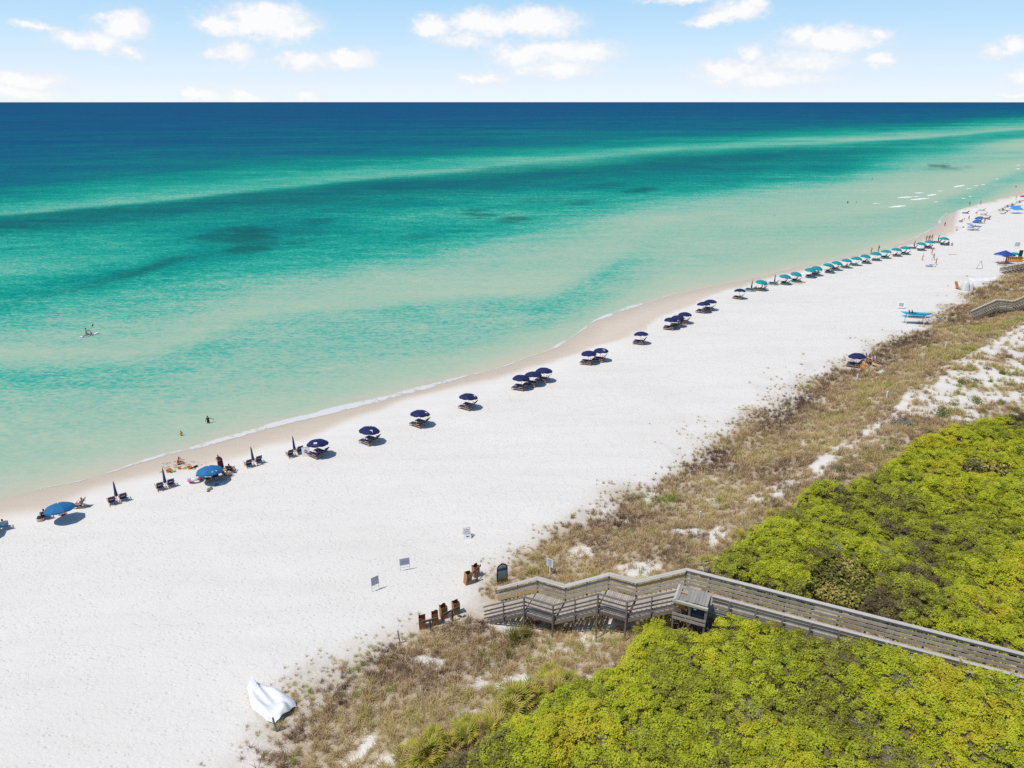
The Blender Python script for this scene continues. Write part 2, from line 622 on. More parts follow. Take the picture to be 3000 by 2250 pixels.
def build_sea():
    cols = [(u, np.array(v, float), np.array(d, float)) for u, v, d in SEA_COLS]
    c0, c1, cl = cols[0], cols[1], cols[-1]
    cols.insert(0, (-1200, np.maximum(c0[1] + 3.0 * (c0[1] - c1[1]), 300 + np.arange(18)), c0[2]))
    cols.append((5200, 297 + (cl[1] - 297) * .35, cl[2]))
    U = np.array([c[0] for c in cols], float)
    VV = np.array([c[1] for c in cols])
    DD = np.array([c[2] for c in cols])
    ang = np.radians(np.linspace(-68, 68, 520))
    dep = np.radians(np.concatenate([np.linspace(60, 45, 8), np.linspace(44.8, 3, 290), np.linspace(2.9, .3, 50), [.22, .16, .11, .075, .05]]))
    rad = CAMZ / np.tan(dep)
    A, Rr = np.meshgrid(ang, rad)
    X, Y = Rr * np.sin(A), Rr * np.cos(A)
    u, v = project(X, Y, np.zeros_like(X))
    u = np.nan_to_num(u, nan=-1200)
    v = np.nan_to_num(v, nan=2000)
    uc = np.clip(u, U[0], U[-1] - 1)
    i = np.clip(np.searchsorted(U, uc, 'right') - 1, 0, len(U) - 2)
    f = (uc - U[i]) / (U[i + 1] - U[i])
    f = f * f * (3 - 2 * f) * .35 + f * .65
    lv = VV[i] * (1 - f[..., None]) + VV[i + 1] * f[..., None]
    ld = DD[i] * (1 - f[..., None]) + DD[i + 1] * f[..., None]
    # wander a little along the bars so that no band edge is ruled
    depth = np.zeros_like(X)
    vw = v
    for k in range(17):
        a, b = lv[..., k], lv[..., k + 1]
        t = np.clip((vw - a) / np.maximum(b - a, 1e-3), 0, 1)
        m = (vw >= a) & (vw <= b) if k else (vw <= b)
        tt = t * t * (3 - 2 * t) * .5 + t * .5
        depth = np.where(m, ld[..., k] * (1 - tt) + ld[..., k + 1] * tt, depth)
    # streaks along the shore
    st = fbm((X * .55 + Y * .83) * .012, (X * .83 - Y * .55) * .05, 41, 4) - .5
    depth = depth * (1 + .34 * st * sstep(.9, 2, depth))
    # weed patches (world ellipses along the trough)
    weed = np.zeros_like(X)
    for (pu, pv, ru, rv, s) in [(690, 690, 95, 20, .8), (760, 712, 60, 14, .5), (720, 732, 60, 9, .8),
                                (640, 700, 60, 15, .4), (1220, 695, 55, 8, .5), (1280, 705, 40, 7, .3), (1380, 620, 35, 7, .7), (1410, 634, 40, 6, .6), (1510, 642, 45, 7, .8), (1700, 594, 60, 6, .7),
                                (1740, 546, 70, 5, .6), (1880, 558, 45, 5, .8), (1600, 585, 80, 6, .3), (2740, 487, 30, 4, 1.0), (2790, 493, 70, 3, .5), (930, 650, 50, 9, .6), (900, 680, 60, 10, .4), (880, 710, 45, 6, .5)]:
        e = ((u - pu) / (ru * 1.25)) ** 2 + ((v - pv - (pu - u) * .08) / (rv * 1.35)) ** 2
        e = e * .85 + 1.7 * (fbm(X * .10, Y * .22, 51, 5) - .5) + 1.3 * (fbm(X * .03, Y * .3, 57, 3) - .5)
        weed = np.maximum(weed, s * sstep(1.25, -.1, e))
    # one long slanting streak on the left
    sx, sy = [-300, 80, 250, 400, 470, 560, 700], [935, 880, 838, 800, 772, 752, 735]
    off = np.abs(v - np.interp(u, sx, sy)) / np.interp(u, sx, [24, 20, 17, 15, 13, 10, 6])
    stx = np.interp(u, sx, [.15, .2, .38, .7, .75, .5, 0]) * sstep(1.25, .1, off + 1.3 * (fbm(X * .07, Y * .25, 53, 4) - .5))
    weed = np.maximum(weed, stx)
    # dark thin band inside the first bar, where weed collects
    b0, b1 = lv[..., 5], lv[..., 7]
    tb = (v - b0 + 4) / np.maximum(b1 - b0, 4)
    band = sstep(-.25, .12, tb) * sstep(1.5, .35, tb) * np.interp(u, [-1200, 0, 800, 1800, 2400, 2700, 3000], [.85, .85, .65, .5, .3, .2, 0])
    weed = np.maximum(weed, band * (.45 + 1.1 * (fbm(X * .02, Y * .2, 59, 4) - .25)))
    rows, n = X.shape
    V = np.stack([X, Y, np.zeros_like(X)], -1).reshape(-1, 3)
    idx = np.arange(rows * n).reshape(rows, n)
    F = np.stack([idx[:-1, :-1], idx[:-1, 1:], idx[1:, 1:], idx[1:, :-1]], -1).reshape(-1, 4)[:, ::-1]
    # drop quads far inland
    ds = signed_dist(X, Y, SHORE).ravel()
    keep = (ds[F] < 14).any(1)
    F = F[keep]
    me = np_mesh('sea', V, F, True)
    fattr(me, 'depth', depth.ravel())
    fattr(me, 'weed', weed.ravel())
    m, nt, N, L, b = node_mat('sea_water')
    at1 = N.new('ShaderNodeAttribute'); at1.attribute_name = 'depth'
    at2 = N.new('ShaderNodeAttribute'); at2.attribute_name = 'weed'
    geo = N.new('ShaderNodeNewGeometry')

    def nz(scale, sx, sy, det=4, rz=R(-12), rough=.55):
        mp = N.new('ShaderNodeMapping')
        mp.inputs['Scale'].default_value = (sx, sy, 1)
        mp.inputs['Rotation'].default_value = (0, 0, rz)
        L.new(geo.outputs['Position'], mp.inputs[0])
        n_ = N.new('ShaderNodeTexNoise')
        n_.inputs['Scale'].default_value = scale
        n_.inputs['Detail'].default_value = det
        n_.inputs['Roughness'].default_value = rough
        L.new(mp.outputs[0], n_.inputs['Vector'])
        return n_.outputs[0]
    mm = lambda *a, **k: math_node(N, L, *a, **k)
    small = nz(.75, .6, 1.5, 5, rough=.66)
    fine = nz(2.3, .7, 1.4, 4, R(25), .6)
    swell = nz(.0045, .3, 1.8, 6, rough=.62)
    mid = nz(.14, .5, 1.6, 5)
    big = nz(.018, .35, 1.5, 5)
    # wave noise shifts the depth tone, painting ripple light and dark into the colour
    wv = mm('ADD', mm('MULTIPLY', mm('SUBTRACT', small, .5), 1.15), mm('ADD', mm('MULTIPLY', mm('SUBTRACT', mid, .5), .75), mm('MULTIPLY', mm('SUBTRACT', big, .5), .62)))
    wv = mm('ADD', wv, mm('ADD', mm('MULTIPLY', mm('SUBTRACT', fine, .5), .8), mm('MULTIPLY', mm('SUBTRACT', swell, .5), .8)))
    caustic = mm('POWER', mm('SUBTRACT', 1.0, mm('ABSOLUTE', mm('SUBTRACT', mm('MULTIPLY', nz(.85, .75, 1.3, 3, R(12), .5), 2.0), 1.0))), 7.0)  # bright caustic lines of light, painted into the shallows as thinner water
    wv = mm('SUBTRACT', wv, mm('MULTIPLY', mm('SUBTRACT', caustic, .3), .38))
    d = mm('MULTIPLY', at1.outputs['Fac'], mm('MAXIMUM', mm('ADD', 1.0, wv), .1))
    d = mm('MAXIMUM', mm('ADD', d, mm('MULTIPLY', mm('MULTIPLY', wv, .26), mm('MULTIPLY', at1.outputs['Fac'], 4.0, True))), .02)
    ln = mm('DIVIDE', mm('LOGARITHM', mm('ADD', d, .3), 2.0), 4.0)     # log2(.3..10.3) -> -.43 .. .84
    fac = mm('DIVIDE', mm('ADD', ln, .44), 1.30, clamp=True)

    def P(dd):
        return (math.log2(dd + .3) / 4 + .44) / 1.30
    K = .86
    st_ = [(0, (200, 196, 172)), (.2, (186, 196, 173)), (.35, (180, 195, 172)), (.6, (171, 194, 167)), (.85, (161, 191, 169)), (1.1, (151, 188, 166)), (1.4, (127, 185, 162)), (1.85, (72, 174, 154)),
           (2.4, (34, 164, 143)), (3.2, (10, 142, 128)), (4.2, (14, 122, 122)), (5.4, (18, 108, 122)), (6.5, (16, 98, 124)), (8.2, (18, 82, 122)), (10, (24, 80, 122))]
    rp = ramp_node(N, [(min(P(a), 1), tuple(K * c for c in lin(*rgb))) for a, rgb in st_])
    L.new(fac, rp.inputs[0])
    wd = mm('MULTIPLY', at2.outputs['Fac'], .75)
    colr = mix_node(N, L, wd, rp.outputs[0], lin(20, 70, 72))
    bp = N.new('ShaderNodeBump'); bp.inputs['Distance'].default_value = .22
    L.new(mm('SUBTRACT', .75, mm('MULTIPLY', fac, .45)), bp.inputs['Strength'])
    hgt = mm('ADD', mm('MULTIPLY', small, .5), mm('MULTIPLY', mid, 1.5))
    L.new(hgt, bp.inputs['Height'])
    df = N.new('ShaderNodeBsdfDiffuse'); L.new(colr, df.inputs['Color']); L.new(bp.outputs[0], df.inputs['Normal'])
    gl = N.new('ShaderNodeBsdfGlossy'); gl.inputs['Roughness'].default_value = .22; L.new(bp.outputs[0], gl.inputs['Normal'])
    mx = N.new('ShaderNodeMixShader'); mx.inputs[0].default_value = .02
    L.new(df.outputs[0], mx.inputs[1]); L.new(gl.outputs[0], mx.inputs[2])
    L.new(mx.outputs[0], N['Material Output'].inputs['Surface'])
    N.remove(b)
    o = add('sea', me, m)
    tag(o, 'clear gulf water shading from pale green shallows to deep blue', None, None, 'structure')


build_sea()

# ================================================================== GROUND
BARE = [(2515, 1072, 52, 20), (2552, 1082, 40, 14), (1520, 1995, 60, 26), (1360, 2000, 52, 20), (1672, 2016, 62, 14), (1100, 2215, 60, 40), (1590, 1850, 18, 40), (1722, 1868, 40, 30), (1875, 1672, 60, 24), (1215, 2170, 30, 22), (1010, 2235, 30, 20),
        (1360, 2085, 30, 10), (1262, 1935, 40, 18), (1480, 1835, 46, 22), (1760, 1985, 30, 22), (1640, 1900, 26, 14), (1800, 1830, 44, 14), (2085, 1665, 45, 18), (2000, 1560, 50, 12), (1700, 1620, 50, 14)]
SANDY = [(2060, 1640), (2140, 1560), (2200, 1500), (2400, 1400), (2500, 1310), (2560, 1265), (2640, 1215), (2720, 1225), (2850, 1235), (3100, 1228), (3300, 1228), (3300, 930), (3000, 950), (2900, 1005), (2760, 1075),
         (2650, 1150), (2600, 1215), (2480, 1290), (2330, 1390), (2200, 1450), (2080, 1560)]
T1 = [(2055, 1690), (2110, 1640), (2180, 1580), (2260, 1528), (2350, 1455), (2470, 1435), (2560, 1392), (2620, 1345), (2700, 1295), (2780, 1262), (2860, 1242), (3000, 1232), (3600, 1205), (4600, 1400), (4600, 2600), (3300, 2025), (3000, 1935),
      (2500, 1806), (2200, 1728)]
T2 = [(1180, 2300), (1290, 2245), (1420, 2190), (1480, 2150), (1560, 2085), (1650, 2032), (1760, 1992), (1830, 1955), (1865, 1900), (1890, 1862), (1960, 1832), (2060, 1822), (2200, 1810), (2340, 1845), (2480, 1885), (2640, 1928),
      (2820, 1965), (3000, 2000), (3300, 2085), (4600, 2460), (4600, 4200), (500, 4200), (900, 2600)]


def veg_density(X, Y, Z, dt, u, v):
    n1 = fbm(X * .22, Y * .22, 61, 4)
    n2 = fbm(X * .8, Y * .8, 71, 3)
    n3 = fbm(X * 2.0, Y * 2.0, 75, 2)
    dens = sstep(-3.6, 1.2, dt + 7 * (n1 - .5)) * sstep(.22, .5, n1 * .6 + n2 * .4 + .08)
    fringe = .22 * sstep(-9, -3, dt) * sstep(1400, 1700, u) * sstep(.52, .66, fbm(X * .15, Y * .15, 63, 4)) * sstep(.42, .6, n2)
    dens = np.maximum(dens, fringe)
    for (cu, cv, ru, rv) in BARE:
        e = ((u - cu) / ru) ** 2 + ((v - cv) / rv) ** 2 + 4.2 * (n2 - .5) + 2.2 * (n3 - .5)
        dens = dens * (1 - .85 * sstep(1.1, .3, e))
    sa = inpoly(u, v, SANDY)
    low = sstep(2300, 2520, u)
    dens = np.where(sa, dens * (.75 * sstep(.50 - .14 * (1 - low), .64 - .1 * (1 - low), fbm(X * .45, Y * .45, 81, 4)) + .10), dens)
    return dens


def build_ground():
    ang = np.radians(np.linspace(-78, 82, 470))
    dep = np.radians(np.concatenate([np.linspace(80, 56, 30), np.linspace(55.8, 3.2, 400)]))
    rad = (CAMZ - 1.5) / np.tan(dep)
    A, Rr = np.meshgrid(ang, rad)
    X, Y = Rr * np.sin(A), Rr * np.cos(A)
    Z, ds, dt = terrain(X, Y, True)
    u, v = project(X, Y, Z)
    wv = np.interp(np.nan_to_num(u), WETU, WETV) + 14 * (fbm(X * .3, Y * .3, 31, 3) - .5)
    damp = sstep(wv + 4 + .02 * np.maximum(v - 900, 0), wv - 5 - .03 * np.maximum(v - 900, 0), np.nan_to_num(v, nan=3000))
    soak = damp * sstep(6, 0, ds)
    veg = np.where(dt > -12, veg_density(X, Y, Z, dt, np.nan_to_num(u), np.nan_to_num(v)), 0)
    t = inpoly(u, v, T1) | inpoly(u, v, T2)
    rows, n = X.shape
    idx = np.arange(rows * n).reshape(rows, n)
    F = np.stack([idx[:-1, :-1], idx[:-1, 1:], idx[1:, 1:], idx[1:, :-1]], -1).reshape(-1, 4)[:, ::-1]
    keep = (ds.ravel()[F] > -25).any(1)
    me = np_mesh('sand', np.stack([X, Y, Z], -1).reshape(-1, 3), F[keep], True)
    fattr(me, 'damp', damp.ravel())
    fattr(me, 'soak', soak.ravel())
    fattr(me, 'litter', veg.ravel())
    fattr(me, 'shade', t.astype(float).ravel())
    fattr(me, 'tread', (sstep(4, 14, ds) * sstep(6, -2, dt)).ravel())
    m, nt, N, L, b = node_mat('beach_sand')
    mm = lambda *a, **k: math_node(N, L, *a, **k)

    def attr(nm):
        a = N.new('ShaderNodeAttribute'); a.attribute_name = nm
        return a.outputs['Fac']
    geo = N.new('ShaderNodeNewGeometry')

    def nz(scale, det=4, sx=1, sy=1, rz=0, rough=.55, off=0):
        mp = N.new('ShaderNodeMapping'); mp.inputs['Scale'].default_value = (sx, sy, 1); mp.inputs['Rotation'].default_value = (0, 0, rz)
        mp.inputs['Location'].default_value = (off, off, 0)
        L.new(geo.outputs['Position'], mp.inputs[0])
        n_ = N.new('ShaderNodeTexNoise'); n_.inputs['Scale'].default_value = scale; n_.inputs['Detail'].default_value = det; n_.inputs['Roughness'].default_value = rough
        L.new(mp.outputs[0], n_.inputs['Vector'])
        return n_.outputs[0]
    broad = nz(.09, 5)
    dry = mix_node(N, L, broad, (.675, .64, .58), (.755, .725, .675))
    trk = nz(.5, 4, .16, 1.0, R(-47), .6)
    dry = mix_node(N, L, mm('MULTIPLY', mm('SUBTRACT', trk, .45, True), 1.1, True), dry, (.61, .575, .52))
    speck = mm('GREATER_THAN', nz(5.5, 2, off=7), .72)
    dry = mix_node(N, L, mm('MULTIPLY', speck, .28), dry, (.33, .28, .22))
    wetc = mix_node(N, L, nz(.35, 4, 1, 3, R(40)), (.585, .475, .36), (.665, .57, .46))
    wetc = mix_node(N, L, mm('MULTIPLY', attr('soak'), .4), wetc, (.36, .31, .235))
    c1 = mix_node(N, L, attr('damp'), dry, wetc)
    lit = mm('MULTIPLY', attr('litter'), mm('ADD', .25, mm('MULTIPLY', nz(2.4, 5, rough=.7), 1.3)), clamp=True)
    litc = mix_node(N, L, nz(3.0, 4), (.27, .195, .115), (.50, .39, .25))
    c2 = mix_node(N, L, mm('MULTIPLY', lit, .85), c1, litc)
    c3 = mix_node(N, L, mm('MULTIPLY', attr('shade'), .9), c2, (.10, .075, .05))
    L.new(c3, b.inputs['Base Color'])
    L.new(mm('SUBTRACT', .9, mm('MULTIPLY', attr('damp'), .35)), b.inputs['Roughness'])
    b.inputs['Specular IOR Level'].default_value = .25
    # foot prints: pits of foot size, crowded everywhere, plus broader scuffs
    mp = N.new('ShaderNodeMapping'); mp.inputs['Scale'].default_value = (1.25, 2.0, 1); mp.inputs['Rotation'].default_value = (0, 0, R(38))
    L.new(geo.outputs['Position'], mp.inputs[0])
    vo = N.new('ShaderNodeTexVoronoi'); vo.inputs['Scale'].default_value = 1.55; vo.inputs['Randomness'].default_value = 1.0
    L.new(mp.outputs[0], vo.inputs['Vector'])
    pit = N.new('ShaderNodeMapRange'); pit.interpolation_type = 'SMOOTHSTEP'
    pit.inputs['From Min'].default_value = .05; pit.inputs['From Max'].default_value = .34
    L.new(vo.outputs['Distance'], pit.inputs[0])
    sel = mm('GREATER_THAN', nz(.45, 3, off=3), .47)
    scuff = nz(3.2, 5, 1, 1.6, R(38), .62)
    hgt = mm('ADD', mm('MULTIPLY', mm('MULTIPLY', pit.outputs[0], sel), .045), mm('MULTIPLY', scuff, .075))
    hgt = mm('MULTIPLY', hgt, mm('ADD', .12, attr('tread')))
    bp = N.new('ShaderNodeBump'); bp.inputs['Strength'].default_value = .75; bp.inputs['Distance'].default_value = 1.0
    L.new(hgt, bp.inputs['Height'])
    L.new(bp.outputs[0], b.inputs['Normal'])
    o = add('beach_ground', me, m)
    tag(o, 'white quartz sand of the beach rising into grassy dunes', None, None, 'structure')


build_ground()


# ------------------------------------------------------------------ foam along the water's edge
def build_foam():
    P = np.array(SHORE[1:-1])
    seg = np.linalg.norm(np.diff(P, axis=0), axis=1)
    cum = np.concatenate([[0], np.cumsum(seg)])
    s = np.arange(0, cum[-1], .6)
    x, y = np.interp(s, cum, P[:, 0]), np.interp(s, cum, P[:, 1])
    for _ in range(10):
        x[1:-1] = .25 * x[:-2] + .5 * x[1:-1] + .25 * x[2:]
        y[1:-1] = .25 * y[:-2] + .5 * y[1:-1] + .25 * y[2:]
    tx, ty = np.gradient(x), np.gradient(y)
    l = np.hypot(tx, ty); tx, ty = tx / l, ty / l
    nx, ny = ty, -tx                                     # landward
    u, v = project(x, y, np.zeros_like(x))
    width = .85 * np.interp(u, [0, 300, 430, 600, 900, 980, 1050, 1200, 1350, 1430, 1600, 1640, 1720, 1780, 1860, 1890, 1990, 2200, 2500, 2700, 2760, 2775, 2800, 3000],
                      [.25, .45, .8, 1.15, 1.6, 1.9, 1.8, 1.9, .9, .3, .4, 1.0, .4, 1.3, 1.5, .5, .3, .3, .4, .7, .8, .6, .25, .3])
    wob = 1.3 * (fbm(s * .12, s * 0, 91, 4) - .5)
    ts = np.linspace(-.75, .5, 6)
    V, E, S = [], [], []
    for k, t in enumerate(ts):
        off = width * t + wob
        px, py = x + nx * off, y + ny * off
        z = np.maximum(terrain(px, py), 0.0) + .02 + .03 * (1 - abs(t) / .75)
        V.append(np.stack([px, py, z], -1)); E.append(np.full(len(s), (t + .75) / 1.25)); S.append(s)
    n = len(s)
    V = np.concatenate(V); idx = np.arange(6 * n).reshape(6, n)
    F = np.stack([idx[:-1, :-1], idx[:-1, 1:], idx[1:, 1:], idx[1:, :-1]], -1).reshape(-1, 4)[:, ::-1]
    me = np_mesh('foam', V, F, True)
    fattr(me, 'across', np.concatenate(E))
    fattr(me, 'heavy', np.tile(np.clip(width / 1.9, 0, 1), 6))
    # little breakers over the bar at the far end
    brk = [((1030, 948), (1190, 938), 1.4), ((1190, 939), (1242, 934), .9), ((1150, 968), (1340, 948), 1.5), ((958, 1036), (1117, 1018), 1.5), ((1310, 929), (1402, 913), 1.4), ((1205, 904), (1277, 898), 1.2),
           ((1558, 850), (1662, 828), 1.6), ((1410, 886), (1457, 882), 1.0), ((1672, 866), (1732, 857), .8), ((1742, 838), (1792, 832), .8), ((1816, 827), (1852, 822), .8), ((1638, 955), (1665, 950), .7),
           ((808, 1001), (875, 999), .9), ((2130, 682), (2178, 676), 1.2), ((2142, 648), (2172, 642), 1.0), ((1950, 775), (1975, 770), .8), ((1700, 937), (1728, 933), .7), ((1375, 988), (1420, 983), .7)]
    mb = MB()
    for k, (a, c, w) in enumerate(brk):
        A, B = G(2300 + a[0] * .3165, 280 + a[1] * .3165), G(2300 + c[0] * .3165, 280 + c[1] * .3165)
        m_ = 12
        rg = random.Random(k)
        rows = []
        for i in range(m_ + 1):
            t = i / m_
            p = A * (1 - t) + B * t
            ww = w * (math.sin(math.pi * min(max(t, .03), .97)) ** .6) * rg.uniform(.55, 1.2)
            oy = rg.uniform(-.4, .4)
            rows.append([(p[0], p[1] + oy - ww, .03), (p[0], p[1] + oy, .16 * ww), (p[0], p[1] + oy + ww, .03)])
        b0 = len(mb.v)
        for r_ in rows: mb.v += r_
        for i in range(m_):
            for j in range(2):
                q = b0 + i * 3 + j
                mb.face([q, q + 1, q + 4, q + 3])
    m, nt, N, L, b = node_mat('sea_foam')
    mm = lambda *a, **k: math_node(N, L, *a, **k)
    a1 = N.new('ShaderNodeAttribute'); a1.attribute_name = 'across'
    a2 = N.new('ShaderNodeAttribute'); a2.attribute_name = 'heavy'
    geo = N.new('ShaderNodeNewGeometry')
    n1 = N.new('ShaderNodeTexNoise'); n1.inputs['Scale'].default_value = 1.3; n1.inputs['Detail'].default_value = 6; n1.inputs['Roughness'].default_value = .68
    L.new(geo.outputs['Position'], n1.inputs['Vector'])
    n0 = N.new('ShaderNodeTexNoise'); n0.inputs['Scale'].default_value = .16; n0.inputs['Detail'].default_value = 3
    L.new(geo.outputs['Position'], n0.inputs['Vector'])
    edge = mm('MULTIPLY', mm('MULTIPLY', a1.outputs['Fac'], mm('SUBTRACT', 1.0, a1.outputs['Fac'])), 4.0)
    al = mm('ADD', mm('MULTIPLY', edge, .65), mm('MULTIPLY', mm('SUBTRACT', n1.outputs[0], .5), 2.3))
    al = mm('ADD', al, mm('MULTIPLY', mm('SUBTRACT', n0.outputs[0], .5), 3.0))
    al = mm('ADD', al, mm('SUBTRACT', mm('MULTIPLY', a2.outputs['Fac'], .55), .42))
    fade = mm('MULTIPLY', mm('MULTIPLY', al, 1.8, clamp=True), mm('MULTIPLY', edge, 3.0, clamp=True))
    L.new(mm('MULTIPLY', fade, .8), b.inputs['Alpha'])
    b.inputs['Base Color'].default_value = (.74, .74, .72, 1)
    b.inputs['Roughness'].default_value = .8
    o = add('shore_foam', me, m)
    tag(o, 'thin white foam washing along the edge of the sand', 'foam', None, 'stuff')
    o2 = mb.build('breaker_foam', sm('breaker_white', (.78, .79, .78), .8), None, True)
    tag(o2, 'short white breakers rolling over the far sandbar', 'waves', None, 'stuff')


build_foam()

# ================================================================== VEGETATION
def leaf_mat(name, stops, trans=.35, instancer=True, patch=.0, rough=.55, jitter=.35):
    """leaf colour from the plant's own tint, each leaf a little different; light passes through"""
    m, nt, N, L, b = node_mat(name)
    geo = N.new('ShaderNodeNewGeometry')
    if instancer:
        a = N.new('ShaderNodeAttribute'); a.attribute_type = 'INSTANCER'; a.attribute_name = 'tint'
        t = a.outputs['Fac']
    else:
        a = N.new('ShaderNodeObjectInfo'); t = a.outputs['Random']
    t = math_node(N, L, 'ADD', t, math_node(N, L, 'MULTIPLY', math_node(N, L, 'SUBTRACT', geo.outputs['Random Per Island'], .5), jitter), clamp=True)
    rp = ramp_node(N, stops)
    L.new(t, rp.inputs[0])
    L.new(rp.outputs[0], b.inputs['Base Color'])
    b.inputs['Roughness'].default_value = rough
    b.inputs['Specular IOR Level'].default_value = .25
    tr = N.new('ShaderNodeBsdfTranslucent')
    L.new(rp.outputs[0], tr.inputs['Color'])
    mx = N.new('ShaderNodeMixShader')
    mx.inputs[0].default_value = trans
    L.new(b.outputs[0], mx.inputs[1]); L.new(tr.outputs[0], mx.inputs[2])
    L.new(mx.outputs[0], N['Material Output'].inputs['Surface'])
    return m


def leaves_arrays(rs, pos, nrm, length, width, jit=.55):
    """diamond leaves at pos, roughly facing nrm"""
    n = len(pos)
    nrm = nrm + rs.normal(0, jit, (n, 3))
    nrm /= np.linalg.norm(nrm, axis=1)[:, None]
    a = np.cross(nrm, rs.normal(0, 1, (n, 3)))
    a /= np.linalg.norm(a, axis=1)[:, None]
    b = np.cross(nrm, a)
    l = length * rs.uniform(.7, 1.3, (n, 1)); w = width * rs.uniform(.7, 1.3, (n, 1))
    V = np.stack([pos - a * l / 2, pos + b * w / 2 + a * l * .05, pos + a * l / 2, pos - b * w / 2 + a * l * .05], 1).reshape(-1, 3)
    F = np.arange(4 * n).reshape(n, 4)
    return V, F


def clump_mesh(name, seed, n, rad, height, length, width):
    rs = np.random.RandomState(seed)
    d = rs.normal(0, 1, (n, 3)); d[:, 2] = np.abs(d[:, 2]) * .9
    d /= np.linalg.norm(d, axis=1)[:, None]
    r = rs.uniform(.35, 1, (n, 1)) ** .6
    pos = d * r * np.array([rad, rad, height])
    V, F = leaves_arrays(rs, pos, d * .45 + np.array([-.25, -.14, 1.0]), length, width, .32)
    return np_mesh(name, V, F)


def tuft_mesh(name, seed, n, h, spread, w):
    rs = np.random.RandomState(seed)
    V, F = [], []
    for k in range(n):
        az = rs.uniform(0, 2 * math.pi); ln = h * rs.uniform(.55, 1.15); le = spread * rs.uniform(.2, 1.2)
        d = np.array([math.cos(az), math.sin(az), 0]); s = np.array([-d[1], d[0], 0]) * w / 2
        p0 = np.array([rs.normal(0, .09), rs.normal(0, .09), 0])
        p1 = p0 + d * le * ln * .4 + np.array([0, 0, ln * .62]); p2 = p0 + d * le * ln + np.array([0, 0, ln * (1 - .28 * le)])
        i = len(V)
        V += [p0 - s, p0 + s, p1 + s * .8, p1 - s * .8, p2 + s * .15, p2 - s * .15]
        F += [[i, i + 1, i + 2, i + 3], [i + 3, i + 2, i + 4, i + 5]]
    return np_mesh(name, np.array(V), np.array(F))


def twig_mesh(seed, n, h, spread, r=.012, curl=.5):
    rg = random.Random(seed)
    mb = MB()

    def grow(p, d, ln, rad, lev):
        q = p + d * ln
        mb.tube([p, (p + q) / 2 + Vector((rg.uniform(-1, 1), rg.uniform(-1, 1), rg.uniform(-1, 1))) * ln * .08, q], [rad, rad * .85, rad * .65], 3, False)
        if lev > 0:
            for _ in range(rg.choice((2, 2, 3))):
                e = (d + Vector((rg.uniform(-1, 1), rg.uniform(-1, 1), rg.uniform(-.4, .8))) * curl * 1.4).normalized()
                grow(q, e, ln * rg.uniform(.55, .85), rad * .65, lev - 1)
    for k in range(n):
        a = rg.uniform(0, 2 * math.pi)
        d = Vector((math.cos(a) * spread, math.sin(a) * spread, rg.uniform(.5, 1))).normalized()
        grow(Vector((rg.uniform(-.15, .15), rg.uniform(-.15, .15), 0)), d, h * rg.uniform(.3, .45), r, 3)
    return mb


def scatter(name, P, rot, scale, idx, tint, sources, label, cat, material):
    """one 'stuff' object: clumps set on the points of a mesh"""
    col = bpy.data.collections.new(name + '_sources')
    for k, me in enumerate(sources):
        me.materials.clear(); me.materials.append(material)
        col.objects.link(bpy.data.objects.new('%s_%02d' % (name, k), me))
    me = bpy.data.meshes.new(name)
    me.vertices.add(len(P))
    me.vertices.foreach_set('co', np.asarray(P, np.float32).ravel())
    fattr(me, 'rot', rot, 'FLOAT_VECTOR'); fattr(me, 'size', scale); fattr(me, 'tint', tint)
    a = me.attributes.new('pick', 'INT', 'POINT'); a.data.foreach_set('value', np.asarray(idx, np.int32))
    o = add(name, me, material)
    ng = bpy.data.node_groups.new(name, 'GeometryNodeTree')
    ng.interface.new_socket('Geometry', in_out='INPUT', socket_type='NodeSocketGeometry')
    ng.interface.new_socket('Geometry', in_out='OUTPUT', socket_type='NodeSocketGeometry')
    N, L = ng.nodes, ng.links
    gi, go = N.new('NodeGroupInput'), N.new('NodeGroupOutput')
    ip = N.new('GeometryNodeInstanceOnPoints')
    ci = N.new('GeometryNodeCollectionInfo')
    ci.inputs['Collection'].default_value = col
    ci.inputs['Separate Children'].default_value = True
    ci.inputs['Reset Children'].default_value = True

    def na(nm, typ):
        n = N.new('GeometryNodeInputNamedAttribute'); n.data_type = typ; n.inputs['Name'].default_value = nm
        return n.outputs['Attribute']
    L.new(gi.outputs[0], ip.inputs['Points'])
    L.new(ci.outputs[0], ip.inputs['Instance'])
    ip.inputs['Pick Instance'].default_value = True
    L.new(na('pick', 'INT'), ip.inputs['Instance Index'])
    er = N.new('FunctionNodeEulerToRotation')
    L.new(na('rot', 'FLOAT_VECTOR'), er.inputs[0]); L.new(er.outputs[0], ip.inputs['Rotation'])
    L.new(na('size', 'FLOAT'), ip.inputs['Scale'])
    L.new(ip.outputs[0], go.inputs[0])
    o.modifiers.new('scatter', 'NODES').node_group = ng
    return tag(o, label, cat, None, 'stuff')


# walkway frame: s runs seaward from the top of the stairs, t runs towards the camera
WTH = R(24.4)
WP = np.array([10.92, 37.01]); WD = np.array([math.cos(WTH), -math.sin(WTH)]); WN = np.array([-math.sin(WTH), -math.cos(WTH)])
WW = 2.32


def wst(X, Y):
    qx, qy = X - WP[0], Y - WP[1]
    return -(qx * WD[0] + qy * WD[1]), qx * WN[0] + qy * WN[1]


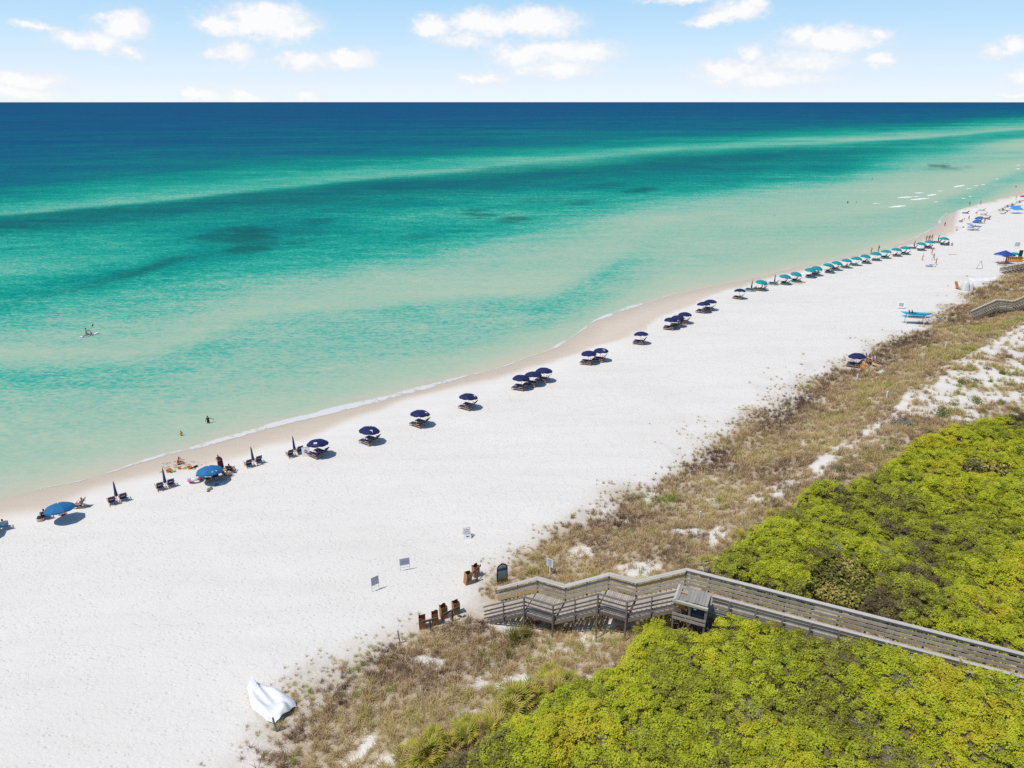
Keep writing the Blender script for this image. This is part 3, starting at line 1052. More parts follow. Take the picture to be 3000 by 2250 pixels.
def canopy_height(X, Y, soft1, soft2):
    soft = np.maximum(soft1, soft2)
    wx, wy = X + 1.2 * (fbm(X * .5, Y * .5, 103, 2) - .5), Y + 1.2 * (fbm(X * .5, Y * .5, 105, 2) - .5)
    d1, v1 = cells(wx / 2.7, wy / 2.7, 301)
    d2, v2 = cells(wx / 1.05, wy / 1.05, 311)
    lo = fbm(X * .2, Y * .2, 101, 3)
    dome = lambda d: np.sqrt(np.maximum(1 - (d / .78) ** 2, 0))
    bump = .75 * (lo - .5) * 2 + (.55 + .5 * v1) * dome(d1) + (.16 + .26 * v2) * dome(d2) + .3 * (fbm(X * 2.1, Y * 2.1, 121, 2) - .5)
    h = (.62 + bump * .82) * sstep(.08, .8, soft) + .25 * soft
    pit = sstep(.77, .86, fbm(X * .33, Y * .33, 131, 3)) * .8 + sstep(.72, .84, fbm(X * .9, Y * .9, 137, 2)) * .4
    return np.maximum(h - pit, .12), pit


def build_thicket():
    step = .3
    xs, ys = np.arange(-12, 74, step), np.arange(3, 84, step)
    X, Y = np.meshgrid(xs, ys)
    Z, ds, dt = terrain(X, Y, True)
    u, v = project(X, Y, Z + .9)
    s, t = wst(X, Y)
    walk = (t > -.45) & (t < np.where(s < -2.2, WW - .1, WW + .35)) & (s < 14) & (s > -60)
    walk |= (s > -2.4) & (s < .6) & (t > 1) & (t < 4.0)
    hole = sstep(1.25, .8, ((u - 2465) / 100) ** 2 + ((v - 1726) / 62) ** 2 + .8 * (fbm(X * .7, Y * .7, 149, 3) - .5)) + sstep(1.2, .8, ((u - 2880) / 85) ** 2 + ((v - 1392) / 22) ** 2)
    m1 = inpoly(u, v, T1) & (t < -.3) & (hole < .5)
    m2 = inpoly(u, v, T2) & (t > np.where(s < -2.2, WW - .2, WW + .1))
    edge = 2.2 * (fbm(X * .35, Y * .35, 141, 3) - .5)

    def blur(m, n):
        a = m.astype(float)
        for _ in range(n):
            a[1:-1, 1:-1] = (a[:-2, 1:-1] + a[2:, 1:-1] + a[1:-1, :-2] + a[1:-1, 2:] + 2 * a[1:-1, 1:-1]) / 6
        return a
    s1, s2 = blur(m1, 14), blur(m2, 14)
    r1 = sstep(.3, .95, s1 + .12 * edge) * m1; r2 = sstep(.3, .95, s2 + .12 * edge) * m2
    # beside the walkway the shrubs stand at full height
    r2 = np.where((t < WW + 2.5) & m2, np.maximum(r2, .75), r2)
    r1 = np.where((t > -2.0) & m1, np.maximum(r1, .7), r1)
    H, pit = canopy_height(X, Y, r1, r2)
    deck_side = sstep(6, .5, t - WW) * (t > WW)
    ok = ((r1 + r2) > .06) & ~walk
    ZC = Z + H
    # by the walkway the scrub rises from the deck at the stair head to the handrail further on
    want = 6.75 + .125 * np.clip(-s, -2, 13) + .5 * (fbm(X * .5, Y * .5, 143, 3) - .5) + .5 * (fbm(X * 1.1, Y * 1.1, 147, 2) - .5)
    nearw = sstep(7, 1.0, t - WW) * (t > WW - .4) * sstep(3, -1.5, s)
    ZC = np.where(m2, ZC * (1 - nearw) + np.maximum(want, ZC * .0) * nearw, ZC)
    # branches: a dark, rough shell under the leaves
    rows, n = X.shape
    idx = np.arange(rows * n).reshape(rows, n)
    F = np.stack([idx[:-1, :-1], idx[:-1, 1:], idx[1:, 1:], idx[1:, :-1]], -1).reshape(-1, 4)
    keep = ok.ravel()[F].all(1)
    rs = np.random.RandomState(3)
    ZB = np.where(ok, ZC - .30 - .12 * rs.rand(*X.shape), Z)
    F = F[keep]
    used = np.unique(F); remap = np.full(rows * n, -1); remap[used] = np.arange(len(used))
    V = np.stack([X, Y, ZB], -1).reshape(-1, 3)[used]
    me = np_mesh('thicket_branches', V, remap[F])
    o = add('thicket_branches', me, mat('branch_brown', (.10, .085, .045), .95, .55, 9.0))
    tag(o, 'dark tangle of branches under the scrub leaves', 'scrub', None, 'stuff')
    # leaves
    rs = np.random.RandomState(8)
    dens = 25 * step * step
    cand = np.argwhere(ok)
    uu, vv = u[ok], v[ok]
    infr = (uu > -300) & (uu < 3500) & (vv < 2750)
    cand = cand[infr]
    reps = rs.poisson(dens, len(cand))
    c = np.repeat(cand, reps, axis=0)
    px = xs[c[:, 1]] + rs.uniform(-.5, .5, len(c)) * step
    py = ys[c[:, 0]] + rs.uniform(-.5, .5, len(c)) * step
    zc = ZC[c[:, 0], c[:, 1]]
    pt = pit[c[:, 0], c[:, 1]]
    bare = sstep(.62, .78, fbm(px * .5, py * .5, 151, 4)) * np.where(wst(px, py)[1] < 0, .45, 1)
    keep = rs.rand(len(c)) > .5 * bare + .3 * np.clip(pt, 0, 1)
    px, py, zc = px[keep], py[keep], zc[keep]
    zc = zc - rs.rand(len(px)) ** 2 * .40 + .02
    n = len(px)
    tint = .56 + .8 * (fbm(px * .11, py * .11, 161, 4) - .5) + .55 * (fbm(px * .8, py * .8, 163, 3) - .5) + rs.normal(0, .11, n)
    big = fbm(px * .16, py * .16, 167, 3)
    cd, cv = cells((px + 1.2 * (fbm(px * .5, py * .5, 103, 2) - .5)) / 2.7, (py + 1.2 * (fbm(px * .5, py * .5, 105, 2) - .5)) / 2.7, 301)
    tint = tint + .34 * (cv - .5)
    tint = np.clip(tint - .38 * sstep(.60, .72, big), 0, 1)
    S = [clump_mesh('leaf_clump', 10 + k, 62, .24, .15, .09, .053) for k in range(5)]
    lm = leaf_mat('scrub_leaf', [(0, (.20, .15, .10)), (.14, (.25, .19, .09)), (.28, (.30, .29, .05)), (.5, (.48, .53, .040)), (.72, (.60, .635, .040)), (.92, (.66, .64, .042)), (1, (.62, .52, .045))], .42)
    rot = np.stack([rs.normal(0, .35, n), rs.normal(0, .35, n), rs.uniform(0, 6.28, n)], -1)
    # bare twigs where the leaves thin out
    c = np.repeat(cand, rs.poisson(9 * step * step, len(cand)), axis=0)
    tx = xs[c[:, 1]] + rs.uniform(-.5, .5, len(c)) * step; ty = ys[c[:, 0]] + rs.uniform(-.5, .5, len(c)) * step
    w = np.maximum(sstep(.56, .72, fbm(tx * .5, ty * .5, 151, 4)), np.clip(pit[c[:, 0], c[:, 1]], 0, 1))
    kk = rs.rand(len(c)) < .03 + .8 * w * np.where(wst(tx, ty)[1] < 0, .35, 1)
    tx, ty, tz = tx[kk], ty[kk], ZC[c[:, 0], c[:, 1]][kk] - .42
    tn = len(tx)
    TW = [twig_mesh(200 + k, 6, .8, 1.1, .012).mesh('twig_clump') for k in range(3)]
    tm = leaf_mat('thicket_twig', [(0, (.17, .13, .09)), (.5, (.34, .28, .225)), (1, (.52, .46, .41))], .0)
    scatter('thicket_twigs', np.stack([tx, ty, tz], -1), np.stack([rs.normal(0, .3, tn), rs.normal(0, .3, tn), rs.uniform(0, 6.28, tn)], -1), rs.uniform(.5, 1.0, tn), rs.randint(0, 3, tn), rs.rand(tn), TW, 'grey and brown bare twigs standing through the scrub leaves', 'scrub', tm)
    scatter('thicket_leaves', np.stack([px, py, zc], -1), rot, rs.uniform(.7, 1.45, n), rs.randint(0, 5, n), tint, S, 'dense yellow green leaves of the coastal scrub beside the boardwalk', 'scrub', lm)
    return lambda x, y: (xs, ys, ZC, ok)


build_thicket()


def build_grass():
    rs = np.random.RandomState(21)
    P, T, SC = [], [], []
    # belts by distance from the camera: thinner and larger tufts far away
    for (ymin, ymax, den, sc) in [(5, 52, 12.5, 1.0), (52, 85, 8.5, 1.12), (85, 125, 5, 1.35), (125, 190, 2.4, 1.7)]:
        x0, x1 = -22, 150
        nn = int((x1 - x0) * (ymax - ymin) * den)
        X, Y = rs.uniform(x0, x1, nn), rs.uniform(ymin, ymax, nn)
        dtc = signed_dist(X, Y, TOE)
        k = (dtc > -11) & (dtc < 60) & (X < 1.15 * Y + 8)
        X, Y = X[k], Y[k]
        Z, ds, dt = terrain(X, Y, True)
        u, v = project(X, Y, Z)
        k = (u > -200) & (u < 3300) & (v < 2600)
        X, Y, Z, dt, u, v = X[k], Y[k], Z[k], dt[k], u[k], v[k]
        d = veg_density(X, Y, Z, dt, u, v)
        u2, v2 = project(X, Y, Z + .6)
        inT = inpoly(u2, v2, T1) | inpoly(u2, v2, T2)
        s, t = wst(X, Y)
        walk = (t > -.15) & (t < WW + .1) & (s > 10.5) & (s < 17)
        deep = (t > -.1) & (t < WW + .1) & (s < 10.5) & (s > -3)
        k = (rs.rand(len(X)) < d * np.where(deep, .6, 1)) & ~inT & ~walk
        X, Y, Z, dt = X[k], Y[k], Z[k], dt[k]
        n1 = fbm(X * .2, Y * .2, 201, 3)
        n2 = fbm(X * .55, Y * .55, 203, 3)
        tint = .46 + .95 * (n1 - .5) + .55 * (n2 - .5) - .30 * sstep(7, -2, dt) + .08 * sstep(10, 18, dt) + rs.normal(0, .12, len(X))
        tint = np.clip(tint + .04, 0, .9)
        gr = sstep(.66, .74, fbm(X * .8, Y * .8, 207, 2)) * (rs.rand(len(X)) < .3)
        tint = np.where(gr > .5, .97, tint)
        P.append(np.stack([X, Y, Z - .03], -1)); T.append(tint)
        thin = sstep(1.0, -2.5, dt)
        tint = np.where(rs.rand(len(X)) < thin * .7, rs.uniform(.45, .9, len(X)), tint)
        T[-1] = tint
        SC.append(sc * rs.uniform(.55, 1.25, len(X)) * (.72 + .5 * n2) * (1 - .5 * thin))
    P, T, SC = np.concatenate(P), np.concatenate(T), np.concatenate(SC)
    n = len(P)
    S = [tuft_mesh('grass_tuft', 40 + k, 26, .52, (.9, 1.25, .7, 1.1)[k], .022) for k in range(4)]
    gm = leaf_mat('dune_grass', [(0, (.15, .095, .06)), (.2, (.32, .215, .125)), (.42, (.62, .46, .26)), (.6, (.60, .47, .225)), (.78, (.52, .43, .16)), (.9, (.42, .39, .10)), (1, (.28, .38, .05))], .25, jitter=.35)
    rot = np.stack([rs.normal(0, .18, n), rs.normal(0, .18, n), rs.uniform(0, 6.28, n)], -1)
    scatter('dune_grass', P, rot, SC, rs.randint(0, 4, n), T, S, 'tan and olive dune grass covering the foredune', 'grass', gm)
    print('grass', n)


build_grass()


# ---- palmettos: each a plant with its own fan fronds
def build_palmettos():
    rg = random.Random(5)
    fm = leaf_mat('palmetto_frond', [(0, (.42, .29, .15)), (.2, (.60, .47, .16)), (.4, (.44, .43, .06)), (.65, (.31, .34, .045)), (.85, (.58, .53, .07)), (1, (.66, .52, .08))], .3, False, jitter=.25, rough=.45)

    def frond(seed):
        r = random.Random(seed)
        mb = MB()
        mb.tube([(0, 0, 0), (.0, .28, .12), (.0, .5, .18)], [.012, .01, .008], 3, False)
        for k in range(11):
            a = (k - 5) / 5 * 1.25
            d = Vector((math.sin(a), math.cos(a), .12 - .2 * abs(a) * .6)).normalized()
            s = Vector((math.cos(a), -math.sin(a), 0)) * .030
            b = Vector((0, .5, .18)); ln = .66 * r.uniform(.8, 1.1) * (1 - .12 * abs(a))
            p1 = b + d * ln * .6; p2 = b + d * ln + Vector((0, 0, -.09))
            i = len(mb.v)
            mb.v += [tuple(b), tuple(p1 + s), tuple(p2), tuple(p1 - s), tuple(p1 + Vector((0, 0, .012)))]
            mb.face([i, i + 1, i + 4]); mb.face([i + 1, i + 2, i + 4]); mb.face([i + 2, i + 3, i + 4]); mb.face([i + 3, i, i + 4])
        me = mb.mesh('frond'); me.materials.append(fm)
        return me
    fr = [frond(k) for k in range(4)]
    proto = None
    spots = []
    for k in range(48):
        f = rg.random()
        line = [(1215, 2245), (1300, 2205), (1380, 2165), (1440, 2140), (1480, 2100), (1520, 2065), (1580, 2030), (1640, 2015)]
        q = f * (len(line) - 1); i = int(q); w = q - i
        spots.append((line[i][0] * (1 - w) + line[i + 1][0] * w + rg.gauss(0, 22), line[i][1] * (1 - w) + line[i + 1][1] * w + rg.gauss(8, 18), 0))
    for (a, b) in [(1862, 1905), (1880, 1880), (1900, 1862), (1925, 1848), (1950, 1838), (1890, 1925), (1912, 1900), (1940, 1875), (1990, 1822), (2010, 1815), (1868, 1940)]:
        spots.append((a, b, 1))
    for (a, b) in [(2060, 1672), (2075, 1668), (2160, 1588), (2180, 1598), (2205, 1575), (2225, 1590), (2255, 1532), (2275, 1528), (2290, 1540), (2530, 1420)]:
        spots.append((a, b, 2))
    labs = ['yellow green fan leaved palmetto in the fringe below the lower scrub', 'yellow fan leaved palmetto beside the scrub near the trash enclosure', 'small fan leaved palmetto at the rim of the upper scrub']
    grp = ['palmettos fringing the lower scrub', 'palmettos near the trash enclosure', 'palmettos at the rim of the upper scrub']
    for (u, v, g) in spots:
        p = at(u, v)
        r = thing('palmetto', labs[g], 'palmetto', p + Vector((0, 0, .25)), rg.uniform(0, 6.28), grp[g])
        sc = rg.uniform(.75, 1.25) * (1, .9, .75)[g]
        for j in range(8):
            o = add('frond', fr[rg.randrange(4)], None, r)
            o.rotation_euler = (R(rg.uniform(15, 72)), R(rg.uniform(-12, 12)), j * 6.283 / 8 + rg.uniform(-.3, .3))
            o.scale = (sc,) * 3


build_palmettos()


def foliage_mesh(seed, n, rx, ry, rz, length, width, lobes=5):
    rs = np.random.RandomState(seed)
    C = np.concatenate([rs.uniform(-.55, .55, (lobes, 2)) * [rx, ry], rs.uniform(.25, .6, (lobes, 1)) * rz], 1)
    k = rs.randint(0, lobes, n)
    d = rs.normal(0, 1, (n, 3)); d /= np.linalg.norm(d, axis=1)[:, None]
    pos = C[k] + d * np.array([rx, ry, rz]) * .5 * rs.uniform(.6, 1.05, (n, 1))
    pos[:, 2] = np.abs(pos[:, 2])
    V, F = leaves_arrays(rs, pos, d + [0, 0, .4], length, width)
    return np_mesh('foliage', V, F)


def build_shrubs():
    rg = random.Random(9)
    green = leaf_mat('low_shrub_leaf', [(0, (.10, .10, .03)), (.5, (.15, .17, .035)), (1, (.22, .24, .03))], .25, False)
    grey = leaf_mat('grey_shrub_leaf', [(0, (.17, .185, .19)), (1, (.25, .28, .275))], .15, False)
    teal = leaf_mat('blue_green_shrub_leaf', [(0, (.13, .19, .16)), (1, (.2, .27, .22))], .15, False)
    broad = leaf_mat('broad_leaf', [(0, (.16, .12, .05)), (.3, (.13, .14, .025)), (.6, (.27, .28, .05)), (.85, (.42, .39, .10)), (1, (.5, .38, .12))], .2, False, rough=.3, jitter=.9)
    twig = sm('grey_twig', (.30, .27, .25), .9, .3, 5)
    stem = sm('shrub_stem', (.13, .10, .07), .9)

    def shrub(u, v, m, src, sx, lab, cat, grp=None, lift=0.0, name='shrub', sz=1.0, stems=True):
        p = at(u, v)
        r = thing(name, lab, cat, (p.x, p.y, p.z - .05 + lift), rg.uniform(0, 6.28), grp)
        o = add('foliage', src, None, r)
        if not src.materials: src.materials.append(m)
        o.scale = (sx, sx * rg.uniform(.85, 1.15), sx * sz)
        if stems:
            st = add('stem', STEM, None, r); st.scale = (sx * .8, sx * .8, sx * sz * .6)
    STEM = MB().tube([(0, 0, 0), (.05, .02, .25), (.2, .1, .45)], [.03, .025, .012], 4).tube([(0, 0, 0), (-.1, .08, .25), (-.22, .12, .42)], [.03, .02, .01], 4).mesh('stem')
    STEM.materials.append(stem)
    low = [foliage_mesh(60 + k, 420, .75, .75, .5, .1, .05) for k in range(3)]
    for (u, v, s) in [(2898, 1082, 1.0), (2938, 1096, .95), (2975, 1100, .9), (2865, 1118, .9), (2828, 1126, 1.2), (2800, 1132, .85), (2898, 1118, .6), (2860, 1180, 1.4), (2800, 1190, 1.1), (2762, 1212, 1.5), (2770, 1225, 1.3), (2745, 1222, 1.1), (2925, 1185, 1.1),
                      (2965, 1206, 1.1), (2815, 1255, 1.3), (2770, 1265, 1.0), (2725, 1278, 1.4), (2745, 1285, 1.2), (2700, 1298, 1.1), (2610, 1320, .95), (2462, 1385, 1.0), (2495, 1350, .9), (2425, 1418, .7), (2380, 1425, .6), (2375, 1357, .7), (2405, 1436, .6), (2850, 1226, .6), (2825, 1222, .5), (2880, 1210, .7), (2660, 1270, .7), (2985, 1148, .6)]:
        shrub(u, v, green, low[rg.randrange(3)], s, 'low rounded green shrub dotted over the sandy dune hollow', 'shrub', 'low green shrubs in the dune hollow', sz=.9)
    for (u, v, m, s, lab) in [(2645, 1252, grey, 1.75, 'low domed grey shrub on the sand, largest grey one on the dune'), (2552, 1320, teal, 1.1, 'blue green domed shrub between the grey shrub and the scrub'), (2440, 1375, teal, 1.05, 'blue green shrub beside a small green shrub at the scrub edge'),
                              (2530, 1335, teal, .7, 'smallest blue green shrub just below a larger one')]:
        shrub(u, v, m, foliage_mesh(int(u), 500, .75, .75, .45, .09, .035), s, lab, 'shrub', 'grey and blue green shrubs on the dune')
    # broad leaved bushes with dark gaps
    bl = [foliage_mesh(90 + k, 620, 1.0, 1.0, 1.0, .22, .095, 7) for k in range(3)]
    for (u, v, s, z) in [(2395, 1685, 1.15, .9), (2440, 1672, 1.2, .9), (2450, 1712, 1.2, .7), (2500, 1690, 1.15, .9), (2470, 1752, 1.15, .5), (2530, 1752, 1.1, .5), (2415, 1735, 1.05, .6), (2555, 1715, .95, .8), (2375, 1708, .9, .8), (2510, 1722, 1.1, .6), (2535, 1678, 1.1, 1.0), (2490, 1660, 1.1, 1.2), (2560, 1694, 1.0, 1.0), (2450, 1655, 1.0, 1.2)]:
        shrub(u, v + 34, broad, bl[rg.randrange(3)], s * 1.1, 'broad leaved olive bush with dark gaps standing just behind the long handrail', 'bush', 'broad leaved bushes behind the handrail', lift=z * .35, name='broadleaf_bush')
    for (u, v, s) in [(2830, 1385, 1.3), (2870, 1378, 1.3), (2915, 1390, 1.2), (2950, 1398, 1.1), (2805, 1375, 1.0)]:
        shrub(u, v + 20, broad, bl[rg.randrange(3)], s, 'yellowish broad leaved bush in the gap between far scrub mounds', 'bush', 'broad leaved bushes among the far scrub', lift=.5, name='broadleaf_bush')
    # bare grey shrubs
    for k, (u, v, h, lf, lab) in enumerate([(1965, 1950, 1.5, .3, 'bare grey twiggy bush at the left rim of the lower scrub'), (2035, 1955, 1.3, .5, 'bare grey bush right of a similar one in the lower scrub'), (1815, 1965, 1.0, .0, 'bare grey twigs on the sand left of the lower scrub'),
                                           (2600, 2135, 1.9, 1.0, 'dead pale branches showing in the hollow of the lower scrub'), (2330, 2140, 1.4, .9, 'dead grey twigs in a gap of the lower scrub, left of the pale branches'), (2790, 2165, 1.4, 1.0, 'dead grey twigs in the lower scrub near the right edge'),
                                           (2290, 2085, 1.5, 1.0, 'bare grey brush standing out of the middle of the lower scrub'), (2230, 1545, 1.0, .2, 'bare grey bush on the rim of the upper scrub'), (2190, 1560, .9, .2, 'bare grey brush left of the palmettos on the upper rim'), (2420, 1660, 1.2, 1.0, 'bare grey twigs above the broad leaved bushes'),
                                           (2270, 1690, 1.2, .8, 'brownish bare brush between handrail and upper scrub'), (2560, 1690, 1.3, 1.0, 'bare twigs right of the broad leaved bushes'), (2440, 1580, 1.1, .9, 'brown bare patch in the middle of the upper scrub'), (2400, 1560, 1.1, .9, 'brown bare brush left of the middle of the upper scrub')]):
        p = at(u, v)
        o = twig_mesh(300 + k, 12, h, .9, .013).build('bare_bush', twig)
        o.location = (p.x, p.y, p.z + lf); o.rotation_euler = (0, 0, k)
        tag(o, lab, 'bush', 'bare grey bushes in the scrub')
    # tussock below the stairs, driftwood, fallen branch
    tm = leaf_mat('tussock_blade', [(0, (.2, .19, .05)), (1, (.34, .30, .07))], .3, False)
    for k, (u, v, s, lab) in enumerate([(1510, 1890, 1.35, 'large arching yellow green grass tussock below the first landing'), (1490, 1930, .8, 'smaller grass tussock in front of the large one'), (1540, 1870, .9, 'grass tussock right of the large one below the stairs'), (1465, 1710, .8, 'green grass clump at the foot of the arched board')]):
        p = at(u, v)
        me = tuft_mesh('grass_tussock', 70 + k, 110, 1.15, .85, .03); me.materials.append(tm)
        o = add('grass_tussock', me, None, loc=(p.x, p.y, p.z - .05)); o.scale = (s, s, s)
        tag(o, lab, 'grass')
    dw = sm('driftwood', (.42, .38, .34), .9, .3, 6)
    for k, (u, v, h, rz, lab) in enumerate([(2075, 1655, 1.5, .4, 'pale driftwood branches on the sand behind the corner of the handrail'), (1985, 1865, 1.1, .2, 'pale fallen branch lying in front of the trash enclosure')]):
        p = at(u, v)
        mb = MB()
        r2 = random.Random(k + 40)
        for j in range(5 if k == 0 else 1):
            a = rz + r2.uniform(-.5, .5); q = Vector((0, 0, .06))
            pts = [q.copy()]
            for _ in range(5):
                q = q + Vector((math.cos(a), math.sin(a), r2.uniform(-.05, .16))) * h * .3; a += r2.uniform(-.35, .35); pts.append(q.copy())
            mb.tube(pts, [.045, .04, .035, .03, .02, .01], 5)
        o = mb.build('driftwood', dw, None, True, loc=(p.x - h * .7, p.y - .2, p.z + (.05 if k == 0 else .5)))
        tag(o, lab, 'driftwood')


build_shrubs()

# ================================================================== BOARDWALKS
W_DECK = sm('weathered_deck_wood', (.38, .345, .295), .85, .22, 3.0, bump=.4, bscale=30, stretch=(1, 1, 1))
W_CAP = sm('weathered_cap_wood', (.48, .45, .40), .85, .16, 2.0, bump=.3, bscale=25)
W_SLAT = sm('weathered_slat_wood', (.36, .315, .25), .88, .28, 2.2, bump=.4, bscale=30)
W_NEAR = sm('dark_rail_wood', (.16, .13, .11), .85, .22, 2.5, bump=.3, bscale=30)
W_POST = sm('post_wood', (.19, .155, .12), .9, .25, 3.0)
W_LID = sm('grey_lid_wood', (.30, .28, .245), .85, .25, 3.0)
W_TAN = sm('newer_tan_wood', (.44, .31, .14), .85, .15, 3.0)


def build_walk(label, origin, th, segs, rail0, width, detail=True, near_dark=True, encl=None):
    """a wooden walkway; segs run from the top (origin, s=0) seaward: (s0, s1, deck z at s0, deck z at s1)"""
    D = Vector((math.cos(th), -math.sin(th), 0)); Nn = Vector((-math.sin(th), -math.cos(th), 0))
    root = thing('boardwalk', label, 'boardwalk', (origin[0], origin[1], 0))
    cache = {}
    RH = 1.27 if encl else 1.07

    def W(s, t, z): return -D * s + Nn * t + Vector((0, 0, z))
    rz = math.atan2(D.y, D.x)

    def block(name, a, b, w, h, m):
        """board from a to b, w across, h high; boards of one size share a mesh"""
        a, b = Vector(a), Vector(b)
        d = b - a
        ln = d.length
        key = (name, round(ln, 2), round(w, 3), round(h, 3), m.name)
        if key not in cache:
            me = MB().box((0, 0, 0), (ln, w, h)).mesh(name); me.materials.append(m); cache[key] = me
        o = add(name, cache[key], None, root)
        o.location = (a + b) / 2
        o.rotation_euler = d.to_track_quat('X', 'Z').to_euler()
        return o
    for (s0, s1, z0, z1) in segs:
        L_ = abs(s1 - s0)
        flat = abs(z1 - z0) < .01
        if flat:
            n = max(1, int(L_ / .145)); pit = L_ / n
            for k in range(n):
                s = s0 + (s1 - s0) * (k + .5) / n
                o = block('deck_plank', W(s, .06, z0 - .02), W(s, width - .06 - (.35 if L_ > 5 and encl else 0), z0 - .02), pit - .012, .04, W_DECK)
        else:
            n = max(2, int(round(abs(z1 - z0) / .186)))
            for k in range(n - 1):
                f = (k + 1) / n
                s, z = s0 + (s1 - s0) * f - .02, z0 + (z1 - z0) * f
                block('stair_tread', W(s, .07, z - .02), W(s, width - .07, z - .02), .27, .045, W_DECK)
            for t in (.03, width * .5, width - .03):
                block('stringer', W(s0, t, z0 - .2), W(s1, t, z1 - .2), .05, .24, W_POST)
        if flat:
            for t in (.03, width - .03):
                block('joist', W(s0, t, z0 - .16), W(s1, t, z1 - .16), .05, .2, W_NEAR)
        # railings: cap, three boards, posts
        for side, t in (('far', 0.0), ('near', width - (.35 if flat and L_ > 5 and encl else 0))):
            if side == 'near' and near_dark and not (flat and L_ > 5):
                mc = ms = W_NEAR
            else:
                mc, ms = W_CAP, W_SLAT
            nb = max(1, int(round(L_ / 3.6)))
            for k in range(nb):
                f0, f1 = k / nb, (k + 1) / nb
                a = (s0 + (s1 - s0) * f0, z0 + (z1 - z0) * f0); b = (s0 + (s1 - s0) * f1, z0 + (z1 - z0) * f1)
                g = .004 if k < nb - 1 else 0
                if encl and side == 'near' and flat and L_ > 5 and k == 0:
                    fr = (encl[0] - .1 - a[0]) / (b[0] - a[0])
                    a = (a[0] + (b[0] - a[0]) * fr, a[1])
                capw = .26 if side == 'far' else .17
                block('rail_cap', W(a[0], t + (.02 if side == 'far' else 0), a[1] + RH), W(b[0] + g, t + (.02 if side == 'far' else 0), b[1] + RH), capw, .04, mc)
                if side == 'far' and not (flat and L_ > 5):
                    block('handrail', W(a[0], t + .185, a[1] + RH - .05), W(b[0] + g, t + .185, b[1] + RH - .05), .05, .07, WHITE_WOOD)
                if side == 'far' and flat and L_ > 5 or side == 'near' and flat and L_ > 5:
                    block('fascia_board', W(a[0], t + (.05 if side == 'far' else .05), a[1] + RH - .115), W(b[0] + g, t + (.05), b[1] + RH - .115), .036, .17, W_NEAR if side == 'near' else W_SLAT)
                for j, zz in enumerate((.24 * RH / 1.2, .52 * RH / 1.2, .80 * RH / 1.2)):
                    mm_ = ms
                    if side == 'far' and s0 < .1 and s1 > 2 and j == 2 and not flat: mm_ = W_TAN
                    if side == 'far' and s0 > 9 and j == 0: mm_ = W_TAN
                    block('rail_board', W(a[0], t + .05 * (1 if side == 'far' else -1), a[1] + zz), W(b[0] + g, t + .05 * (1 if side == 'far' else -1), b[1] + zz), .036, .19 if side == 'far' or (flat and L_ > 5) else .10, mm_)
            npost = max(1, int(round(L_ / 1.5)))
            for k in range(npost + (0 if s1 < -5 else 0)):
                f = k / npost
                s, z = s0 + (s1 - s0) * f, z0 + (z1 - z0) * f
                if encl and side == 'near' and encl[0] - .15 < s < encl[1] + .15: continue
                gx = W(s, t, 0) + Vector((origin[0], origin[1], 0))
                zb = gz(gx.x, gx.y) - .3
                long_ = (k == 0 or L_ > 5 or k % 2 == 0)
                ztop, zlow = z + RH - .03, (min(zb, z - .5) if long_ else z - .25)
                tt = t - .045 if side == 'far' else t + (.045 if not (flat and L_ > 5) else .11)
                w_ = .10 if long_ else .07
                key = ('post', round(ztop - zlow, 1), w_)
                o = MB().box((0, 0, 0), (w_, w_, ztop - zlow)).build('post', W_POST, root)
                o.location = W(s, tt, (ztop + zlow) / 2); o.rotation_euler = (0, 0, rz)
    return root, W, block


WHITE_WOOD = sm('pale_handrail_wood', (.66, .62, .56), .8, .08, 3)
MAIN_SEGS = [(0, -34, 7.03, 7.03), (0, 3.03, 7.03, 5.20), (3.03, 4.92, 5.20, 5.20), (4.92, 7.93, 5.19, 3.28), (7.93, 10.03, 3.28, 3.28), (10.03, 13.1, 3.28, 1.42)]
EN0, EN1 = -1.85, .1
main_walk, WF, WB = build_walk('long grey wooden boardwalk with stairs stepping down to the sand', WP, WTH, MAIN_SEGS, 8.3, WW, encl=(EN0, EN1))


